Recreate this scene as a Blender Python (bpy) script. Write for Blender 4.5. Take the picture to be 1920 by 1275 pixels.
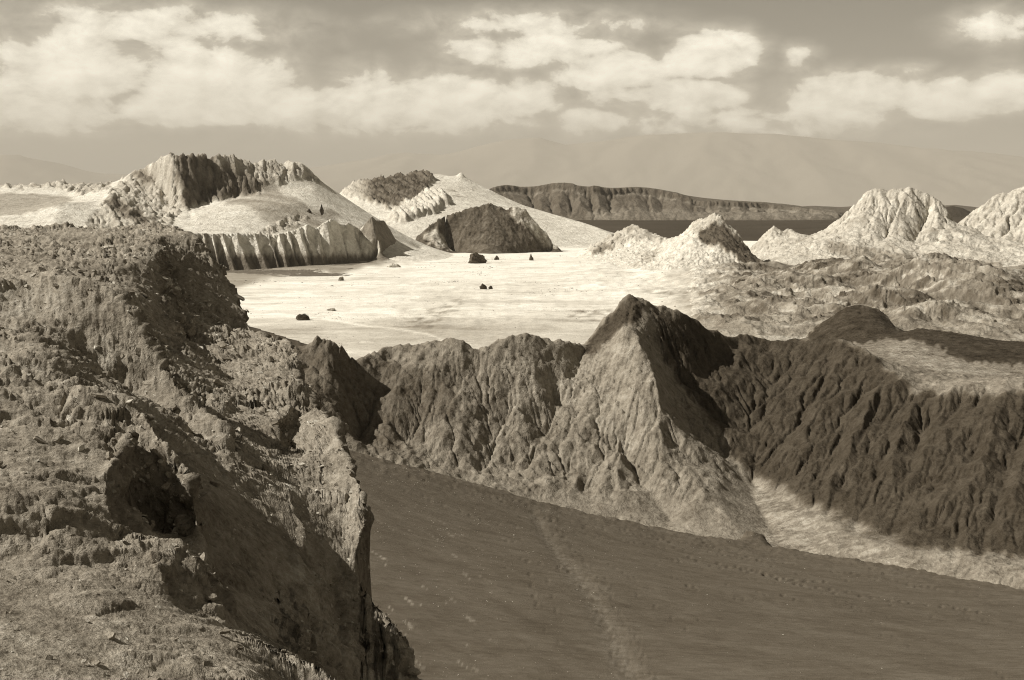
import bpy, math, random, time
import numpy as np
from mathutils import Vector

T0 = time.time()
sc = bpy.context.scene
for o in list(bpy.data.objects):
    bpy.data.objects.remove(o)

# ------------------------------------------------------------------ camera
W0, H0, FPX = 1920.0, 1275.0, 2133.0          # photograph size and focal length in its pixels
ZC = 100.0                                    # eye height above the valley floor
PITCH = math.atan((637.5 - 385.0) / FPX)
cd = bpy.data.cameras.new('camera')
cd.sensor_width = 36.0
cd.lens = 36.0 * FPX / W0
cd.clip_start = 0.5
cd.clip_end = 400000.0
cam = bpy.data.objects.new('camera', cd)
sc.collection.objects.link(cam)
cam.location = (0, 0, ZC)
cam.rotation_euler = (math.pi / 2 - PITCH, 0, 0)
sc.camera = cam
sc.render.resolution_x, sc.render.resolution_y = 1024, 680
vs = sc.view_settings
vs.view_transform = 'Standard'; vs.look = 'None'; vs.gamma = 1.0; vs.use_curve_mapping = False
vs.exposure = 0.38
sc.cycles.volume_bounces = 0
sc.cycles.max_bounces = 5
sc.cycles.diffuse_bounces = 2
sc.cycles.use_denoising = True
sc.cycles.denoising_input_passes = 'RGB_ALBEDO_NORMAL'
sc.cycles.denoising_prefilter = 'NONE'
sc.cycles.filter_width = 1.1
sc.cycles.use_adaptive_sampling = True

# ------------------------------------------------------------------ sun
SUN_EL, SUN_AZ = math.radians(42), math.radians(-86)   # azimuth from +Y (view direction), negative = left
sdir = Vector((math.sin(SUN_AZ) * math.cos(SUN_EL), math.cos(SUN_AZ) * math.cos(SUN_EL), math.sin(SUN_EL)))
sl = bpy.data.lights.new('sun', 'SUN'); sl.energy = 5.0; sl.angle = math.radians(0.5); sl.color = (1.0, 0.95, 0.87)
so = bpy.data.objects.new('sun', sl); sc.collection.objects.link(so)
so.rotation_euler = sdir.to_track_quat('Z', 'Y').to_euler()
so.location = (-400, 100, 600)

# ------------------------------------------------------------------ world: sky with cumulus clouds
def px_dir(px, py):
    xv, yv = (px - W0 / 2) / FPX, (H0 / 2 - py) / FPX
    c, s = math.cos(PITCH), math.sin(PITCH)
    return xv, c + yv * s, -s + yv * c

def px_azel(px, py):
    x, y, z = px_dir(px, py)
    return math.atan2(x, y), math.atan2(z, math.hypot(x, y))

wd = bpy.data.worlds.new('World'); sc.world = wd; wd.use_nodes = True
nt = wd.node_tree; nt.nodes.clear()
def N(t, **k):
    n = nt.nodes.new(t)
    for a, b in k.items(): setattr(n, a, b)
    return n
def put(sock, v):
    if isinstance(v, (int, float)): sock.default_value = v
    elif isinstance(v, tuple): sock.default_value = v
    else: nt.links.new(v, sock)
def M(op, a, b=0.0, c=0.0, clamp=False):
    n = N('ShaderNodeMath', operation=op); n.use_clamp = clamp
    put(n.inputs[0], a); put(n.inputs[1], b); put(n.inputs[2], c)
    return n.outputs[0]
def MR(v, a, b, c, d, smooth=True):
    n = N('ShaderNodeMapRange'); n.interpolation_type = 'SMOOTHSTEP' if smooth else 'LINEAR'
    put(n.inputs[0], v)
    for i, q in enumerate((a, b, c, d)): put(n.inputs[1 + i], q)
    return n.outputs[0]
def NOISE(vec, scale, detail=6, rough=.55, dist=0.0):
    n = N('ShaderNodeTexNoise'); nt.links.new(vec, n.inputs['Vector'])
    n.inputs['Scale'].default_value = scale; n.inputs['Detail'].default_value = detail
    n.inputs['Roughness'].default_value = rough; n.inputs['Distortion'].default_value = dist
    return n.outputs['Fac']
def build_world():
    sky = N('ShaderNodeTexSky', sky_type='NISHITA'); sky.sun_disc = False
    sky.sun_elevation = SUN_EL; sky.sun_rotation = SUN_AZ
    sky.air_density = 1.0; sky.dust_density = 1.0; sky.altitude = 2400
    bw = N('ShaderNodeRGBToBW'); nt.links.new(sky.outputs[0], bw.inputs[0])
    sky_l = M('MULTIPLY', bw.outputs[0], 0.043)
    tc = N('ShaderNodeTexCoord')
    sep = N('ShaderNodeSeparateXYZ'); nt.links.new(tc.outputs['Generated'], sep.inputs[0])
    x, y, z = sep.outputs
    az = M('ARCTAN2', x, y)
    el = M('ARCSINE', z)
    comb = N('ShaderNodeCombineXYZ'); nt.links.new(az, comb.inputs[0]); put(comb.inputs[1], M('MULTIPLY', el, 1.7))
    cv = comb.outputs[0]
    n1 = NOISE(cv, 24, 9, .62, .25)
    n2 = NOISE(cv, 9, 5, .55, .0)
    nn = M('ADD', M('MULTIPLY', M('SUBTRACT', n1, .5), 1.9), M('MULTIPLY', M('SUBTRACT', n2, .5), .5))
    # photographed clouds: centre x, base y, half width, height above base, strength
    CL = [(130, 150, 190, 105, 1.0), (60, 215, 230, 80, .75), (400, 200, 185, 140, 1.1), (330, 205, 130, 60, 1.0), (520, 150, 60, 60, .55),
          (520, 205, 120, 70, .85), (690, 205, 130, 85, 1.0), (712, 180, 36, 66, .95), (850, 205, 135, 90, 1.1), (985, 185, 90, 48, .95),
          (1000, 92, 210, 42, .85), (1150, 138, 140, 52, 1.0), (1330, 112, 110, 66, 1.05), (1390, 105, 50, 50, .8),
          (1180, 178, 100, 26, .8), (1290, 182, 130, 42, .95), (1500, 98, 34, 18, .45), (1600, 186, 160, 58, 1.05),
          (1690, 130, 60, 14, .45), (1790, 190, 130, 52, .95), (1890, 178, 90, 60, .9), (1400, 222, 380, 30, .6),
          (1120, 222, 130, 26, .6), (700, 222, 420, 30, .65), (1870, 40, 90, 30, .6), (300, 55, 280, 50, .7), (1010, 45, 240, 30, .6)]
    f = None; g = None
    for (cx, by, hw, hh, st) in CL:
        a0, e0 = px_azel(cx, by); wr = hw / FPX; hr = hh / FPX
        dx = M('DIVIDE', M('SUBTRACT', az, a0), wr)
        de = M('SUBTRACT', el, e0)
        up = M('DIVIDE', M('MAXIMUM', de, 0.0), hr)
        dn = M('DIVIDE', M('MINIMUM', de, 0.0), .020)
        dy = M('ADD', up, dn)
        q = M('MULTIPLY', M('SUBTRACT', 1.0, M('ADD', M('MULTIPLY', dx, dx), M('MULTIPLY', dy, dy))), st)
        f = q if f is None else M('SMOOTH_MAX', f, q, .12)
    f = M('MAXIMUM', f, -1.0)
    # the rest of the sky carries on with the same broken cumulus
    n3 = NOISE(cv, 4.2, 7, .6, .1)
    out = M('MAXIMUM', MR(M('ABSOLUTE', az), .42, .56, 0, 1), MR(el, .17, .26, 0, 1))
    gen = M('SUBTRACT', M('MULTIPLY', M('MULTIPLY', M('SUBTRACT', n3, .54), 6.0), out), M('MULTIPLY', M('SUBTRACT', 1.0, out), 1.0))
    gen = M('SUBTRACT', gen, MR(el, .30, .8, 0.3, 1.8))
    gen = M('SUBTRACT', gen, MR(el, .10, .03, 0.0, 3.0))
    f = M('MAXIMUM', f, gen)
    sh = N('ShaderNodeVectorMath', operation='ADD'); nt.links.new(cv, sh.inputs[0]); sh.inputs[1].default_value = (-.010, .016, 0)
    n1s = NOISE(sh.outputs[0], 24, 9, .62, .25)
    relief = M('MULTIPLY', M('SUBTRACT', n1, n1s), 1.1)
    d = MR(M('ADD', f, M('MULTIPLY', nn, .95)), .18, .52, 0, 1)
    d = M('MULTIPLY', d, MR(f, -.25, .55, .25, 1))
    # cloud brightness: sunlit heads, greyer where thin or low
    br = M('ADD', MR(M('ADD', f, M('MULTIPLY', nn, .7)), -.1, .95, .55, 1.12), relief)
    soft = MR(M('ADD', f, M('MULTIPLY', nn, .5)), -.9, .7, 0, .5)
    tot = M('MAXIMUM', M('MULTIPLY', d, .88), soft)
    mx = N('ShaderNodeMix', data_type='FLOAT')
    put(mx.inputs[0], tot); put(mx.inputs[2], sky_l); put(mx.inputs[3], br)
    lum = mx.outputs[0]
    # warm print toning of the whole sky
    rmp = N('ShaderNodeValToRGB')
    els = rmp.color_ramp.elements
    els[0].position = 0; els[0].color = (0, 0, 0, 1)
    els[1].position = 1; els[1].color = (2.0, 1.91, 1.64, 1)
    e = els.new(.25); e.color = (.52, .475, .385, 1)
    nt.links.new(M('MULTIPLY', lum, .5), rmp.inputs[0])
    bg = N('ShaderNodeBackground'); nt.links.new(rmp.outputs[0], bg.inputs[0]); bg.inputs[1].default_value = 1.0
    wo = N('ShaderNodeOutputWorld'); nt.links.new(bg.outputs[0], wo.inputs[0])
build_world()

# ------------------------------------------------------------------ numeric helpers
def ray(px, py):
    px = np.asarray(px, float); py = np.asarray(py, float)
    xv, yv = (px - W0 / 2) / FPX, (H0 / 2 - py) / FPX
    c, s = math.cos(PITCH), math.sin(PITCH)
    return xv, c + yv * s, -s + yv * c
def place(px, py, d):
    """photograph pixel + ground range -> world point"""
    x, y, z = ray(px, py); h = np.hypot(x, y); k = np.asarray(d, float) / h
    return x * k, y * k, ZC + z * k
def onfloor(px, py, z=0.0):
    x, y, zz = ray(px, py); return (z - ZC) / zz * np.hypot(x, y)
def project(X, Y, Z):
    c, s = math.cos(PITCH), math.sin(PITCH)
    zz = Z - ZC
    fwd = Y * c - zz * s; up = Y * s + zz * c
    fwd = np.maximum(fwd, .1)
    return W0 / 2 + FPX * X / fwd, H0 / 2 - FPX * up / fwd

def hsh(ix, iy, seed):
    h = (ix.astype(np.int64) * 374761393 + iy.astype(np.int64) * 668265263 + seed * 1274126177) & 0xffffffff
    h = ((h ^ (h >> 13)) * 1274126177) & 0xffffffff
    h = ((h ^ (h >> 16)) * 2246822519) & 0xffffffff
    return (h ^ (h >> 15)) & 0xffffffff
def perlin(x, y, seed=0):
    ix = np.floor(x); iy = np.floor(y); fx = (x - ix).astype(np.float32); fy = (y - iy).astype(np.float32)
    ix = ix.astype(np.int64); iy = iy.astype(np.int64)
    u = fx * fx * fx * (fx * (fx * 6 - 15) + 10); v = fy * fy * fy * (fy * (fy * 6 - 15) + 10)
    def g(a, b, dx, dy):
        t = hsh(a, b, seed).astype(np.float32) * np.float32(2 * math.pi / 4294967296.0)
        return np.cos(t) * dx + np.sin(t) * dy
    a = g(ix, iy, fx, fy); b = g(ix + 1, iy, fx - 1, fy); c = g(ix, iy + 1, fx, fy - 1); d = g(ix + 1, iy + 1, fx - 1, fy - 1)
    return ((a + (b - a) * u) + ((c + (d - c) * u) - (a + (b - a) * u)) * v) * 1.4
def fbm(x, y, oct=5, seed=0, gain=.5, ridged=False):
    s = 0; a = 1.0; t = 0
    for i in range(oct):
        n = perlin(x * 2 ** i + 17.3 * i, y * 2 ** i - 9.1 * i, seed + i)
        if ridged: n = 1 - 2 * np.abs(n)
        s = s + n * a; t += a; a *= gain
    return s / t
def gully(x, y, z, gx, gy, wl, amp, oct=4, seed=3, gain=.5, stripe=1.0):
    """drainage furrows that run down the slope and branch (directional cosine noise)"""
    sl = np.hypot(gx, gy) + 1e-6
    dx, dy = gy / sl, -gx / sl
    hx, hy = gx.copy(), gy.copy()
    out = np.zeros_like(z); a = 1.0; f = 1.0 / wl; tw = 0
    for o in range(oct):
        l = np.hypot(hx, hy) + 1e-6
        dx, dy = hy / l, -hx / l
        px_, py_ = x * f + 31.7 * o, y * f - 12.9 * o
        ix = np.floor(px_); iy = np.floor(py_); fx = px_ - ix; fy = py_ - iy
        va = 0; vs_ = 0; wt = 0
        for i in (-1, 0, 1):
            for j in (-1, 0, 1):
                h = hsh(ix + i, iy + j, seed + o * 7)
                ox = (h & 0xffff) / 65536.0 * .9 - .45; oy = ((h >> 16) & 0xffff) / 65536.0 * .9 - .45
                qx = fx - i - .5 - ox; qy = fy - j - .5 - oy
                w = np.exp(-(qx * qx + qy * qy) * 2.0)
                m = (qx * dx + qy * dy) * 2 * math.pi * stripe
                va = va + np.cos(m) * w; vs_ = vs_ - np.sin(m) * w; wt = wt + w
        va = va / wt; vs_ = vs_ / wt
        out += va * a; tw += a
        k = a * amp * 2 * math.pi * f * 1.0
        hx = hx + vs_ * dx * k; hy = hy + vs_ * dy * k
        a *= gain; f *= 2.0
    return out / tw * amp

def relax(zc, m, it=50):
    """fill a height field between crest and valley lines (membrane through the fixed lines)"""
    h, w = zc.shape
    if min(h, w) > 12:
        h2, w2 = (h + 1) // 2, (w + 1) // 2
        P = lambda a: np.pad(a, ((0, h2 * 2 - h), (0, w2 * 2 - w))).reshape(h2, 2, w2, 2).sum((1, 3))
        ms = P(m); zs = P(zc * m)
        c = relax(np.where(ms > 0, zs / np.maximum(ms, 1e-9), 0), (ms > 0).astype(np.float32), it)
        r = (np.arange(h) - .5) / 2; q = (np.arange(w) - .5) / 2
        r0 = np.clip(np.floor(r).astype(int), 0, h2 - 1); r1 = np.clip(r0 + 1, 0, h2 - 1); fr = np.clip(r - r0, 0, 1)[:, None]
        q0 = np.clip(np.floor(q).astype(int), 0, w2 - 1); q1 = np.clip(q0 + 1, 0, w2 - 1); fq = np.clip(q - q0, 0, 1)[None]
        z = (c[r0][:, q0] * (1 - fq) + c[r0][:, q1] * fq) * (1 - fr) + (c[r1][:, q0] * (1 - fq) + c[r1][:, q1] * fq) * fr
    else:
        z = np.full((h, w), (zc * m).sum() / max(m.sum(), 1)); it = 300
    fx = m > 0
    z = np.where(fx, zc, z).astype(np.float32)
    zc = zc.astype(np.float32)
    for k in range(it):
        p = np.pad(z, 1, mode='edge')
        n = (p[:-2, 1:-1] + p[2:, 1:-1] + p[1:-1, :-2] + p[1:-1, 2:]) * .25
        z = np.where(fx, zc, n)
    return z
def blur(z, n=1):
    for _ in range(n):
        p = np.pad(z, 1, mode='edge')
        z = (p[:-2, 1:-1] + 2 * p[1:-1, 1:-1] + p[2:, 1:-1]) * .25
        p = np.pad(z, 1, mode='edge')
        z = (p[1:-1, :-2] + 2 * p[1:-1, 1:-1] + p[1:-1, 2:]) * .25
    return z
def smooth(x, a, b):
    t = np.clip((x - a) / (b - a), 0, 1); return t * t * (3 - 2 * t)
def inpoly(px, py, poly):
    r = np.zeros(px.shape, bool); n = len(poly)
    for i in range(n):
        x0, y0 = poly[i]; x1, y1 = poly[(i + 1) % n]
        c = (y0 > py) != (y1 > py)
        with np.errstate(divide='ignore', invalid='ignore'):
            r ^= c & (px < (x1 - x0) * (py - y0) / (y1 - y0 + 1e-12) + x0)
    return r

def saw(q, seed=1, pw=1.6):
    """tilted beds: slow rise, sudden drop, each bed of its own height"""
    k = np.floor(q); f = q - k
    hgt = .35 + .65 * (hsh(k.astype(np.int64), k.astype(np.int64) * 0 + 3, seed) / 4294967296.0)
    return f ** pw * (1 - smooth(f, .90, 1.0)) * hgt

def blocks(a, b, c, seed=1):
    """angular joint blocks: random value of the nearest cell, and distance to the joint"""
    ia, ib, ic = np.floor(a), np.floor(b), np.floor(c); f1 = np.full(a.shape, 9.); f2 = f1.copy(); val = np.zeros(a.shape)
    for i in (-1, 0, 1):
        for j in (-1, 0, 1):
            for k in (-1, 0, 1):
                h = hsh(ia + i, ib + j, seed) ; h2 = hsh((h % 65521) + 0 * ia.astype(np.int64), ic + k, seed + 3)
                d = (ia + i + (h2 & 255) / 256. - a) ** 2 + (ib + j + ((h2 >> 8) & 255) / 256. - b) ** 2 + (ic + k + ((h2 >> 16) & 255) / 256. - c) ** 2
                v = (h2 >> 24) / 256.
                n = d < f1
                f2 = np.where(n, f1, np.minimum(f2, d)); val = np.where(n, v, val); f1 = np.where(n, d, f1)
    return val, np.sqrt(f2) - np.sqrt(f1)

class Patch:
    """a piece of land on a fan-shaped grid, shaped by 3-D crest, toe and valley lines"""
    def __init__(s, p0, p1, d0, d1, na, nr):
        s.u0 = math.atan((p0 - W0 / 2) / FPX); s.u1 = math.atan((p1 - W0 / 2) / FPX)
        s.v0, s.v1, s.na, s.nr = math.log(d0), math.log(d1), na, nr
        s.z = np.zeros((nr, na)); s.m = np.zeros((nr, na))
        u = np.linspace(s.u0, s.u1, na)[None]; r = np.exp(np.linspace(s.v0, s.v1, nr))[:, None]
        s.X = r * np.sin(u); s.Y = r * np.cos(u); s.R = r + 0 * u
    def pts(s, x, y, z, w=1.0):
        u = np.arctan2(x, y); v = np.log(np.hypot(x, y))
        i = np.rint((u - s.u0) / (s.u1 - s.u0) * (s.na - 1)).astype(int); j = np.rint((v - s.v0) / (s.v1 - s.v0) * (s.nr - 1)).astype(int)
        k = (i >= 0) & (i < s.na) & (j >= 0) & (j < s.nr)
        np.add.at(s.z, (j[k], i[k]), z[k] * w); np.add.at(s.m, (j[k], i[k]), w)
    def line(s, P, floor=None):
        """P: (px, py, range) or, with floor given, (px, py) lying on that level"""
        P = [tuple(p) if len(p) == 3 else (p[0], p[1], float(onfloor(p[0], p[1], floor))) for p in P]
        for a, b in zip(P[:-1], P[1:]):
            t = np.linspace(0, 1, 400)
            L = [a[i] + (b[i] - a[i]) * t for i in range(3)]
            s.pts(*place(*L))
        return s
    def wline(s, P):
        """P: (px, range, z)"""
        for a, b in zip(P[:-1], P[1:]):
            t = np.linspace(0, 1, 400)
            px, d, z = [a[i] + (b[i] - a[i]) * t for i in range(3)]
            u = np.arctan((px - W0 / 2) / FPX)
            s.pts(d * np.sin(u), d * np.cos(u), z)
        return s
    def border(s, z, sides='nflr'):
        for c, sl in (('n', np.s_[0, :]), ('f', np.s_[-1, :]), ('l', np.s_[:, 0]), ('r', np.s_[:, -1])):
            if c in sides: s.z[sl] = z; s.m[sl] = 1
    def solve(s, it=50):
        m = (s.m > 0).astype(float); zz = np.where(s.m > 0, s.z / np.maximum(s.m, 1e-9), 0)
        s.Z = relax(zz, m, it).astype(float); s.tone = np.ones_like(s.Z); return s
    def grad(s, Z=None):
        Z = s.Z if Z is None else Z
        du = (s.u1 - s.u0) / (s.na - 1); dv = (s.v1 - s.v0) / (s.nr - 1)
        zv, zu = np.gradient(Z, dv, du); zu = zu / s.R; zr = zv / s.R
        U = np.arctan2(s.X, s.Y); return zu * np.cos(U) + zr * np.sin(U), -zu * np.sin(U) + zr * np.cos(U)
    def pix(s): return project(s.X, s.Y, s.Z)
    def mask(s, polys, jit=6, wl=14, soft=1, seed=5):
        px, py = s.pix()
        jx = fbm(px / wl, py / wl, 3, seed) * jit * 2; jy = fbm(px / wl, py / wl, 3, seed + 50) * jit * 2
        r = np.zeros(px.shape, bool)
        for p in polys: r |= inpoly(px + jx, py + jy, p)
        return blur(r.astype(float), soft)

def erode(p, K, it=14, mask=None, m=.5, diff=.06, rough=.15, wl=3.0, seed=5):
    """carve branching drainage into a patch: flow accumulation + stream-power lowering"""
    Z = p.Z + fbm(p.X / wl, p.Y / wl, 4, seed, .6) * rough
    nr, na = Z.shape; n = nr * na
    du = (p.u1 - p.u0) / (na - 1); dv = (p.v1 - p.v0) / (nr - 1)
    dx = (p.R * du).ravel(); dy = (p.R * dv).ravel()
    area = dx * dy
    offs = [(-1, 0), (1, 0), (0, -1), (0, 1), (-1, -1), (-1, 1), (1, -1), (1, 1)]
    dists = [np.hypot(o[0] * dy, o[1] * dx).reshape(nr, na) for o in offs]
    ids = np.arange(n).reshape(nr, na)
    mk_ = np.ones((nr, na)) if mask is None else mask
    for k in range(it):
        P = np.pad(Z, 1, mode='edge')
        nb = [P[1 + o[0]:1 + o[0] + nr, 1 + o[1]:1 + o[1] + na] for o in offs]
        Z = np.maximum(Z, np.min(np.stack(nb), 0) + 1e-4)           # fill one-cell pits
        P = np.pad(Z, 1, mode='edge'); best = np.zeros((nr, na)); rec = ids.copy(); dd = np.ones((nr, na))
        for o, ds in zip(offs, dists):
            zn = P[1 + o[0]:1 + o[0] + nr, 1 + o[1]:1 + o[1] + na]
            sl_ = (Z - zn) / ds; w = sl_ > best
            best = np.where(w, sl_, best); dd = np.where(w, ds, dd); rec = np.where(w, ids + o[0] * na + o[1], rec)
        rc = np.clip(rec.ravel(), 0, n - 1)
        order = np.argsort(-Z.ravel()).tolist(); A = area.tolist(); rl = rc.tolist()
        for i in order:
            j = rl[i]
            if j != i: A[j] += A[i]
        A = np.array(A).reshape(nr, na)
        F = K * A ** m / dd * mk_ * (best > 0)
        Z = (Z + F * Z.ravel()[rc].reshape(nr, na)) / (1 + F)
        Z = Z * (1 - diff * mk_) + blur(Z, 1) * diff * mk_
    p.Z = Z; p.flow = A
    return A

COL = sc.collection
def mesh_from(name, V, F, mat, parent=None, smooth_=True, attrs=None, mat_world=None):
    me = bpy.data.meshes.new(name)
    V = np.asarray(V, np.float32); F = np.asarray(F, np.int32); k = F.shape[1]
    me.vertices.add(len(V)); me.vertices.foreach_set('co', V.ravel())
    me.loops.add(F.size); me.loops.foreach_set('vertex_index', F.ravel())
    me.polygons.add(len(F)); me.polygons.foreach_set('loop_start', np.arange(0, F.size, k, dtype=np.int32))
    try: me.polygons.foreach_set('loop_total', np.full(len(F), k, np.int32))
    except Exception: pass
    me.polygons.foreach_set('use_smooth', np.full(len(F), smooth_, bool))
    for a, v in (attrs or {}).items():
        at = me.attributes.new(a, 'FLOAT', 'POINT'); at.data.foreach_set('value', np.asarray(v, np.float32).ravel())
    me.update(calc_edges=True)
    me.materials.append(mat)
    o = bpy.data.objects.new(name, me); COL.objects.link(o)
    if parent: o.parent = parent
    return o
def grid_faces(nr, na):
    i = (np.arange(nr - 1)[:, None] * na + np.arange(na - 1)[None]).ravel()
    return np.stack([i, i + 1, i + na + 1, i + na], 1)
def build_patch(name, p, mat, extra=None, cull=None):
    V = np.stack([p.X, p.Y, p.Z], -1).reshape(-1, 3)
    at = {'tone': p.tone}
    at.update(extra or {})
    F = grid_faces(p.nr, p.na)
    if cull is not None:                                            # skirts buried deep under the ground are not kept
        F = F[V[F, 2].max(1) > cull]
        u, inv = np.unique(F, return_inverse=True); F = inv.reshape(F.shape); V = V[u]
        at = {k: np.asarray(v).ravel()[u] for k, v in at.items()}
    o = mesh_from(name, V, F, mat, attrs=at)
    o['kind'] = 'structure'
    return o
def normals3(X, Y, Z):
    P = np.stack([X, Y, Z], -1)
    a = np.gradient(P, axis=1); b = np.gradient(P, axis=0)
    n = np.cross(a, b); n /= np.linalg.norm(n, axis=-1, keepdims=True) + 1e-9
    return n * np.where(n[..., 2:] < 0, -1, 1)

# ------------------------------------------------------------------ materials
SEPIA = [(0.0, (0, 0, 0)), (.03, (.0370, .0286, .0184)), (.10, (.114, .0950, .0700)), (.30, (.325, .290, .234)),
         (.70, (.728, .687, .594)), (1.0, (.97, .945, .85))]
def land(name, size, bump=.6, var=.35, fine=1.0, streak=None, spec=.08, speck=0.0, ridge=0.0):
    """size: metres of the finest relief; brightness comes from the 'tone' attribute = the ground's own albedo"""
    m = bpy.data.materials.new(name); m.use_nodes = True
    global nt
    keep = nt; nt = m.node_tree; nt.nodes.clear()
    at = N('ShaderNodeAttribute', attribute_name='tone')
    geo = N('ShaderNodeNewGeometry')
    pos = geo.outputs['Position']
    if streak:
        mp = N('ShaderNodeMapping'); nt.links.new(pos, mp.inputs[0])
        mp.inputs['Rotation'].default_value = (0, 0, streak[0]); mp.inputs['Scale'].default_value = streak[1]
        pv = mp.outputs[0]
    else: pv = pos
    a = NOISE(pv, 1.0 / (size * 14), 5, .6)
    b = NOISE(pv, 1.0 / (size * 2.2), 6, .72)
    c = NOISE(pos, 1.0 / (size * .8), 3, .7)
    a2 = NOISE(pv, 1.0 / (size * 5.5), 6, .68)
    v = M('ADD', M('MULTIPLY', M('SUBTRACT', a, .5), 2.2 * var), M('MULTIPLY', M('SUBTRACT', b, .5), 3.6 * var * fine))
    v = M('ADD', v, M('MULTIPLY', M('SUBTRACT', a2, .5), 2.4 * var))
    v = M('MAXIMUM', v, -.8)
    if speck:
        s1 = MR(c, .60, .72, 0, speck); v = M('ADD', v, s1)
        s2 = MR(c, .40, .30, 0, -speck * .7); v = M('ADD', v, s2)
    t = M('MULTIPLY', at.outputs['Fac'], M('ADD', 1.0, v), clamp=True)
    r = N('ShaderNodeValToRGB'); cr = r.color_ramp
    cr.elements[0].position = 0; cr.elements[0].color = (0, 0, 0, 1)
    cr.elements[1].position = 1; cr.elements[1].color = SEPIA[-1][1] + (1,)
    for q, col in SEPIA[1:-1]:
        e = cr.elements.new(q); e.color = col + (1,)
    nt.links.new(t, r.inputs[0])
    h = M('ADD', M('MULTIPLY', b, 1.0), M('ADD', M('MULTIPLY', c, .5), M('MULTIPLY', a2, 2.0)))
    bp = N('ShaderNodeBump'); bp.inputs['Strength'].default_value = min(1.0, bump) * .6; bp.inputs['Distance'].default_value = size * max(1.0, bump) * 1.6
    nt.links.new(h, bp.inputs['Height'])
    bs = N('ShaderNodeBsdfPrincipled'); nt.links.new(r.outputs[0], bs.inputs['Base Color'])
    bs.inputs['Roughness'].default_value = .95; bs.inputs['Specular IOR Level'].default_value = spec
    nt.links.new(bp.outputs[0], bs.inputs['Normal'])
    ou = N('ShaderNodeOutputMaterial'); nt.links.new(bs.outputs[0], ou.inputs[0])
    nt = keep
    return m

MAT = dict(
    far=land('far_haze_rock', 900, .0, .05), mesa=land('mesa_rock', 9, .9, .35), plain=land('dark_plain', 30, .3, .25, streak=(0, (.25, 1, 1))),
    salt=land('salt_flat', 2.4, .7, .24, streak=(.15, (.5, 1, 1)), speck=.14),
    rock=land('pale_rock', 2.8, 1.0, .36, speck=.26), dark=land('dark_rock', 2.8, 1.0, .65, speck=.6),
    bad=land('badlands_clay', .75, 1.0, .50, speck=.45), dune=land('grey_sand', .34, .9, .27, streak=(-.70, (.26, 1, 1)), speck=.20),
    crop=land('outcrop_clay', .14, 1.0, .52, speck=.5), stone=land('stone', .06, .8, .3), rubbly=land('rubble_slope', 1.1, 1.0, .75, speck=.9))
print('setup', round(time.time() - T0, 1))

rng = np.random.default_rng(7)
def resample(P, t):
    P = np.array(P, float); q = (P[:, 0] - P[0, 0]) / (P[-1, 0] - P[0, 0])
    return np.array([np.interp(t, q, P[:, i]) for i in range(P.shape[1])])
def pdz(P):
    return [(a, d, float(place(a, b, d)[2])) for a, b, d in P]
def flutes(p, top, base, n, up, down, seed=1, t0=0., t1=1., jitter=.25, toe=0.0, shift=0.0, crest=.2):
    """spurs and furrows running from a crest line down to a base line (lists of px, py, range)"""
    r = np.random.default_rng(seed); A = pdz(top); B = pdz(base)
    S = np.linspace(0, 1, 9)
    for i in range(n):
        t = t0 + (t1 - t0) * (i + .5 + r.uniform(-jitter, jitter)) / n
        for tt, h, sh in ((t, up * r.uniform(.5, 1.3), 0.), (t + .5 * (t1 - t0) / n, -down * r.uniform(.5, 1.3), toe)):
            if tt > t1 or tt < t0: continue
            a = resample(A, tt); b = resample(B, min(max(tt + shift, 0), 1)) + np.array([0, sh, 0])
            L = [tuple(a + (b - a) * q + np.array([0, 0, h * 4 * q * (1 - q) + (0 if h > 0 else -down * crest * (1 - q))])) for q in S]
            p.wline(L)

# ================================================================== far land
# the ground sheet out to the horizon: a dark plain
def make_plain():
    na, nr = 240, 160
    u = np.linspace(-math.pi, math.pi, na)[None]; r = np.exp(np.linspace(math.log(40.), math.log(130000.), nr))[:, None]
    X = r * np.sin(u); Y = r * np.cos(u)
    Z = -4 + 46 * smooth(r, 3300, 5200) - 40 * smooth(r, 6000, 30000) + 0 * u
    Z = Z - 14 * smooth(-r, -2600, -600)
    Z = Z + fbm(X / 900, Y / 900, 4, 3) * 3 * smooth(r, 2500, 5000)
    tone = .050 + .012 * fbm(X / 500, Y / 2500, 4, 8)
    o = mesh_from('plain', np.stack([X, Y, Z], -1).reshape(-1, 3), grid_faces(nr, na), MAT['plain'], attrs={'tone': tone})
    o['kind'] = 'structure'
make_plain()

# hazy volcanoes on the horizon
p = Patch(-500, 2500, 60000, 95000, 420, 60)
p.line([(-400, 300, 80000), (40, 290, 80000), (110, 305, 80000), (180, 325, 80000), (420, 330, 80000), (600, 312, 80000), (720, 290, 80000), (760, 286, 80000), (830, 290, 80000), (880, 278, 80000), (950, 262, 80000), (1010, 258, 80000), (1060, 272, 80000),
        (1110, 266, 80000), (1160, 259, 80000), (1230, 252, 80000), (1330, 248, 80000), (1450, 251, 80000), (1600, 264, 80000), (1860, 288, 80000), (2100, 310, 80000), (2500, 330, 80000)])
p.border(-100); p.solve()
gx, gy = p.grad(); sl = np.hypot(gx, gy)
p.Z += gully(p.X, p.Y, p.Z, gx, gy, 5000, 160, 3) * smooth(sl, .02, .2)
p.tone[:] = .31
build_patch('far_mountains', p, MAT['far'])

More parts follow.
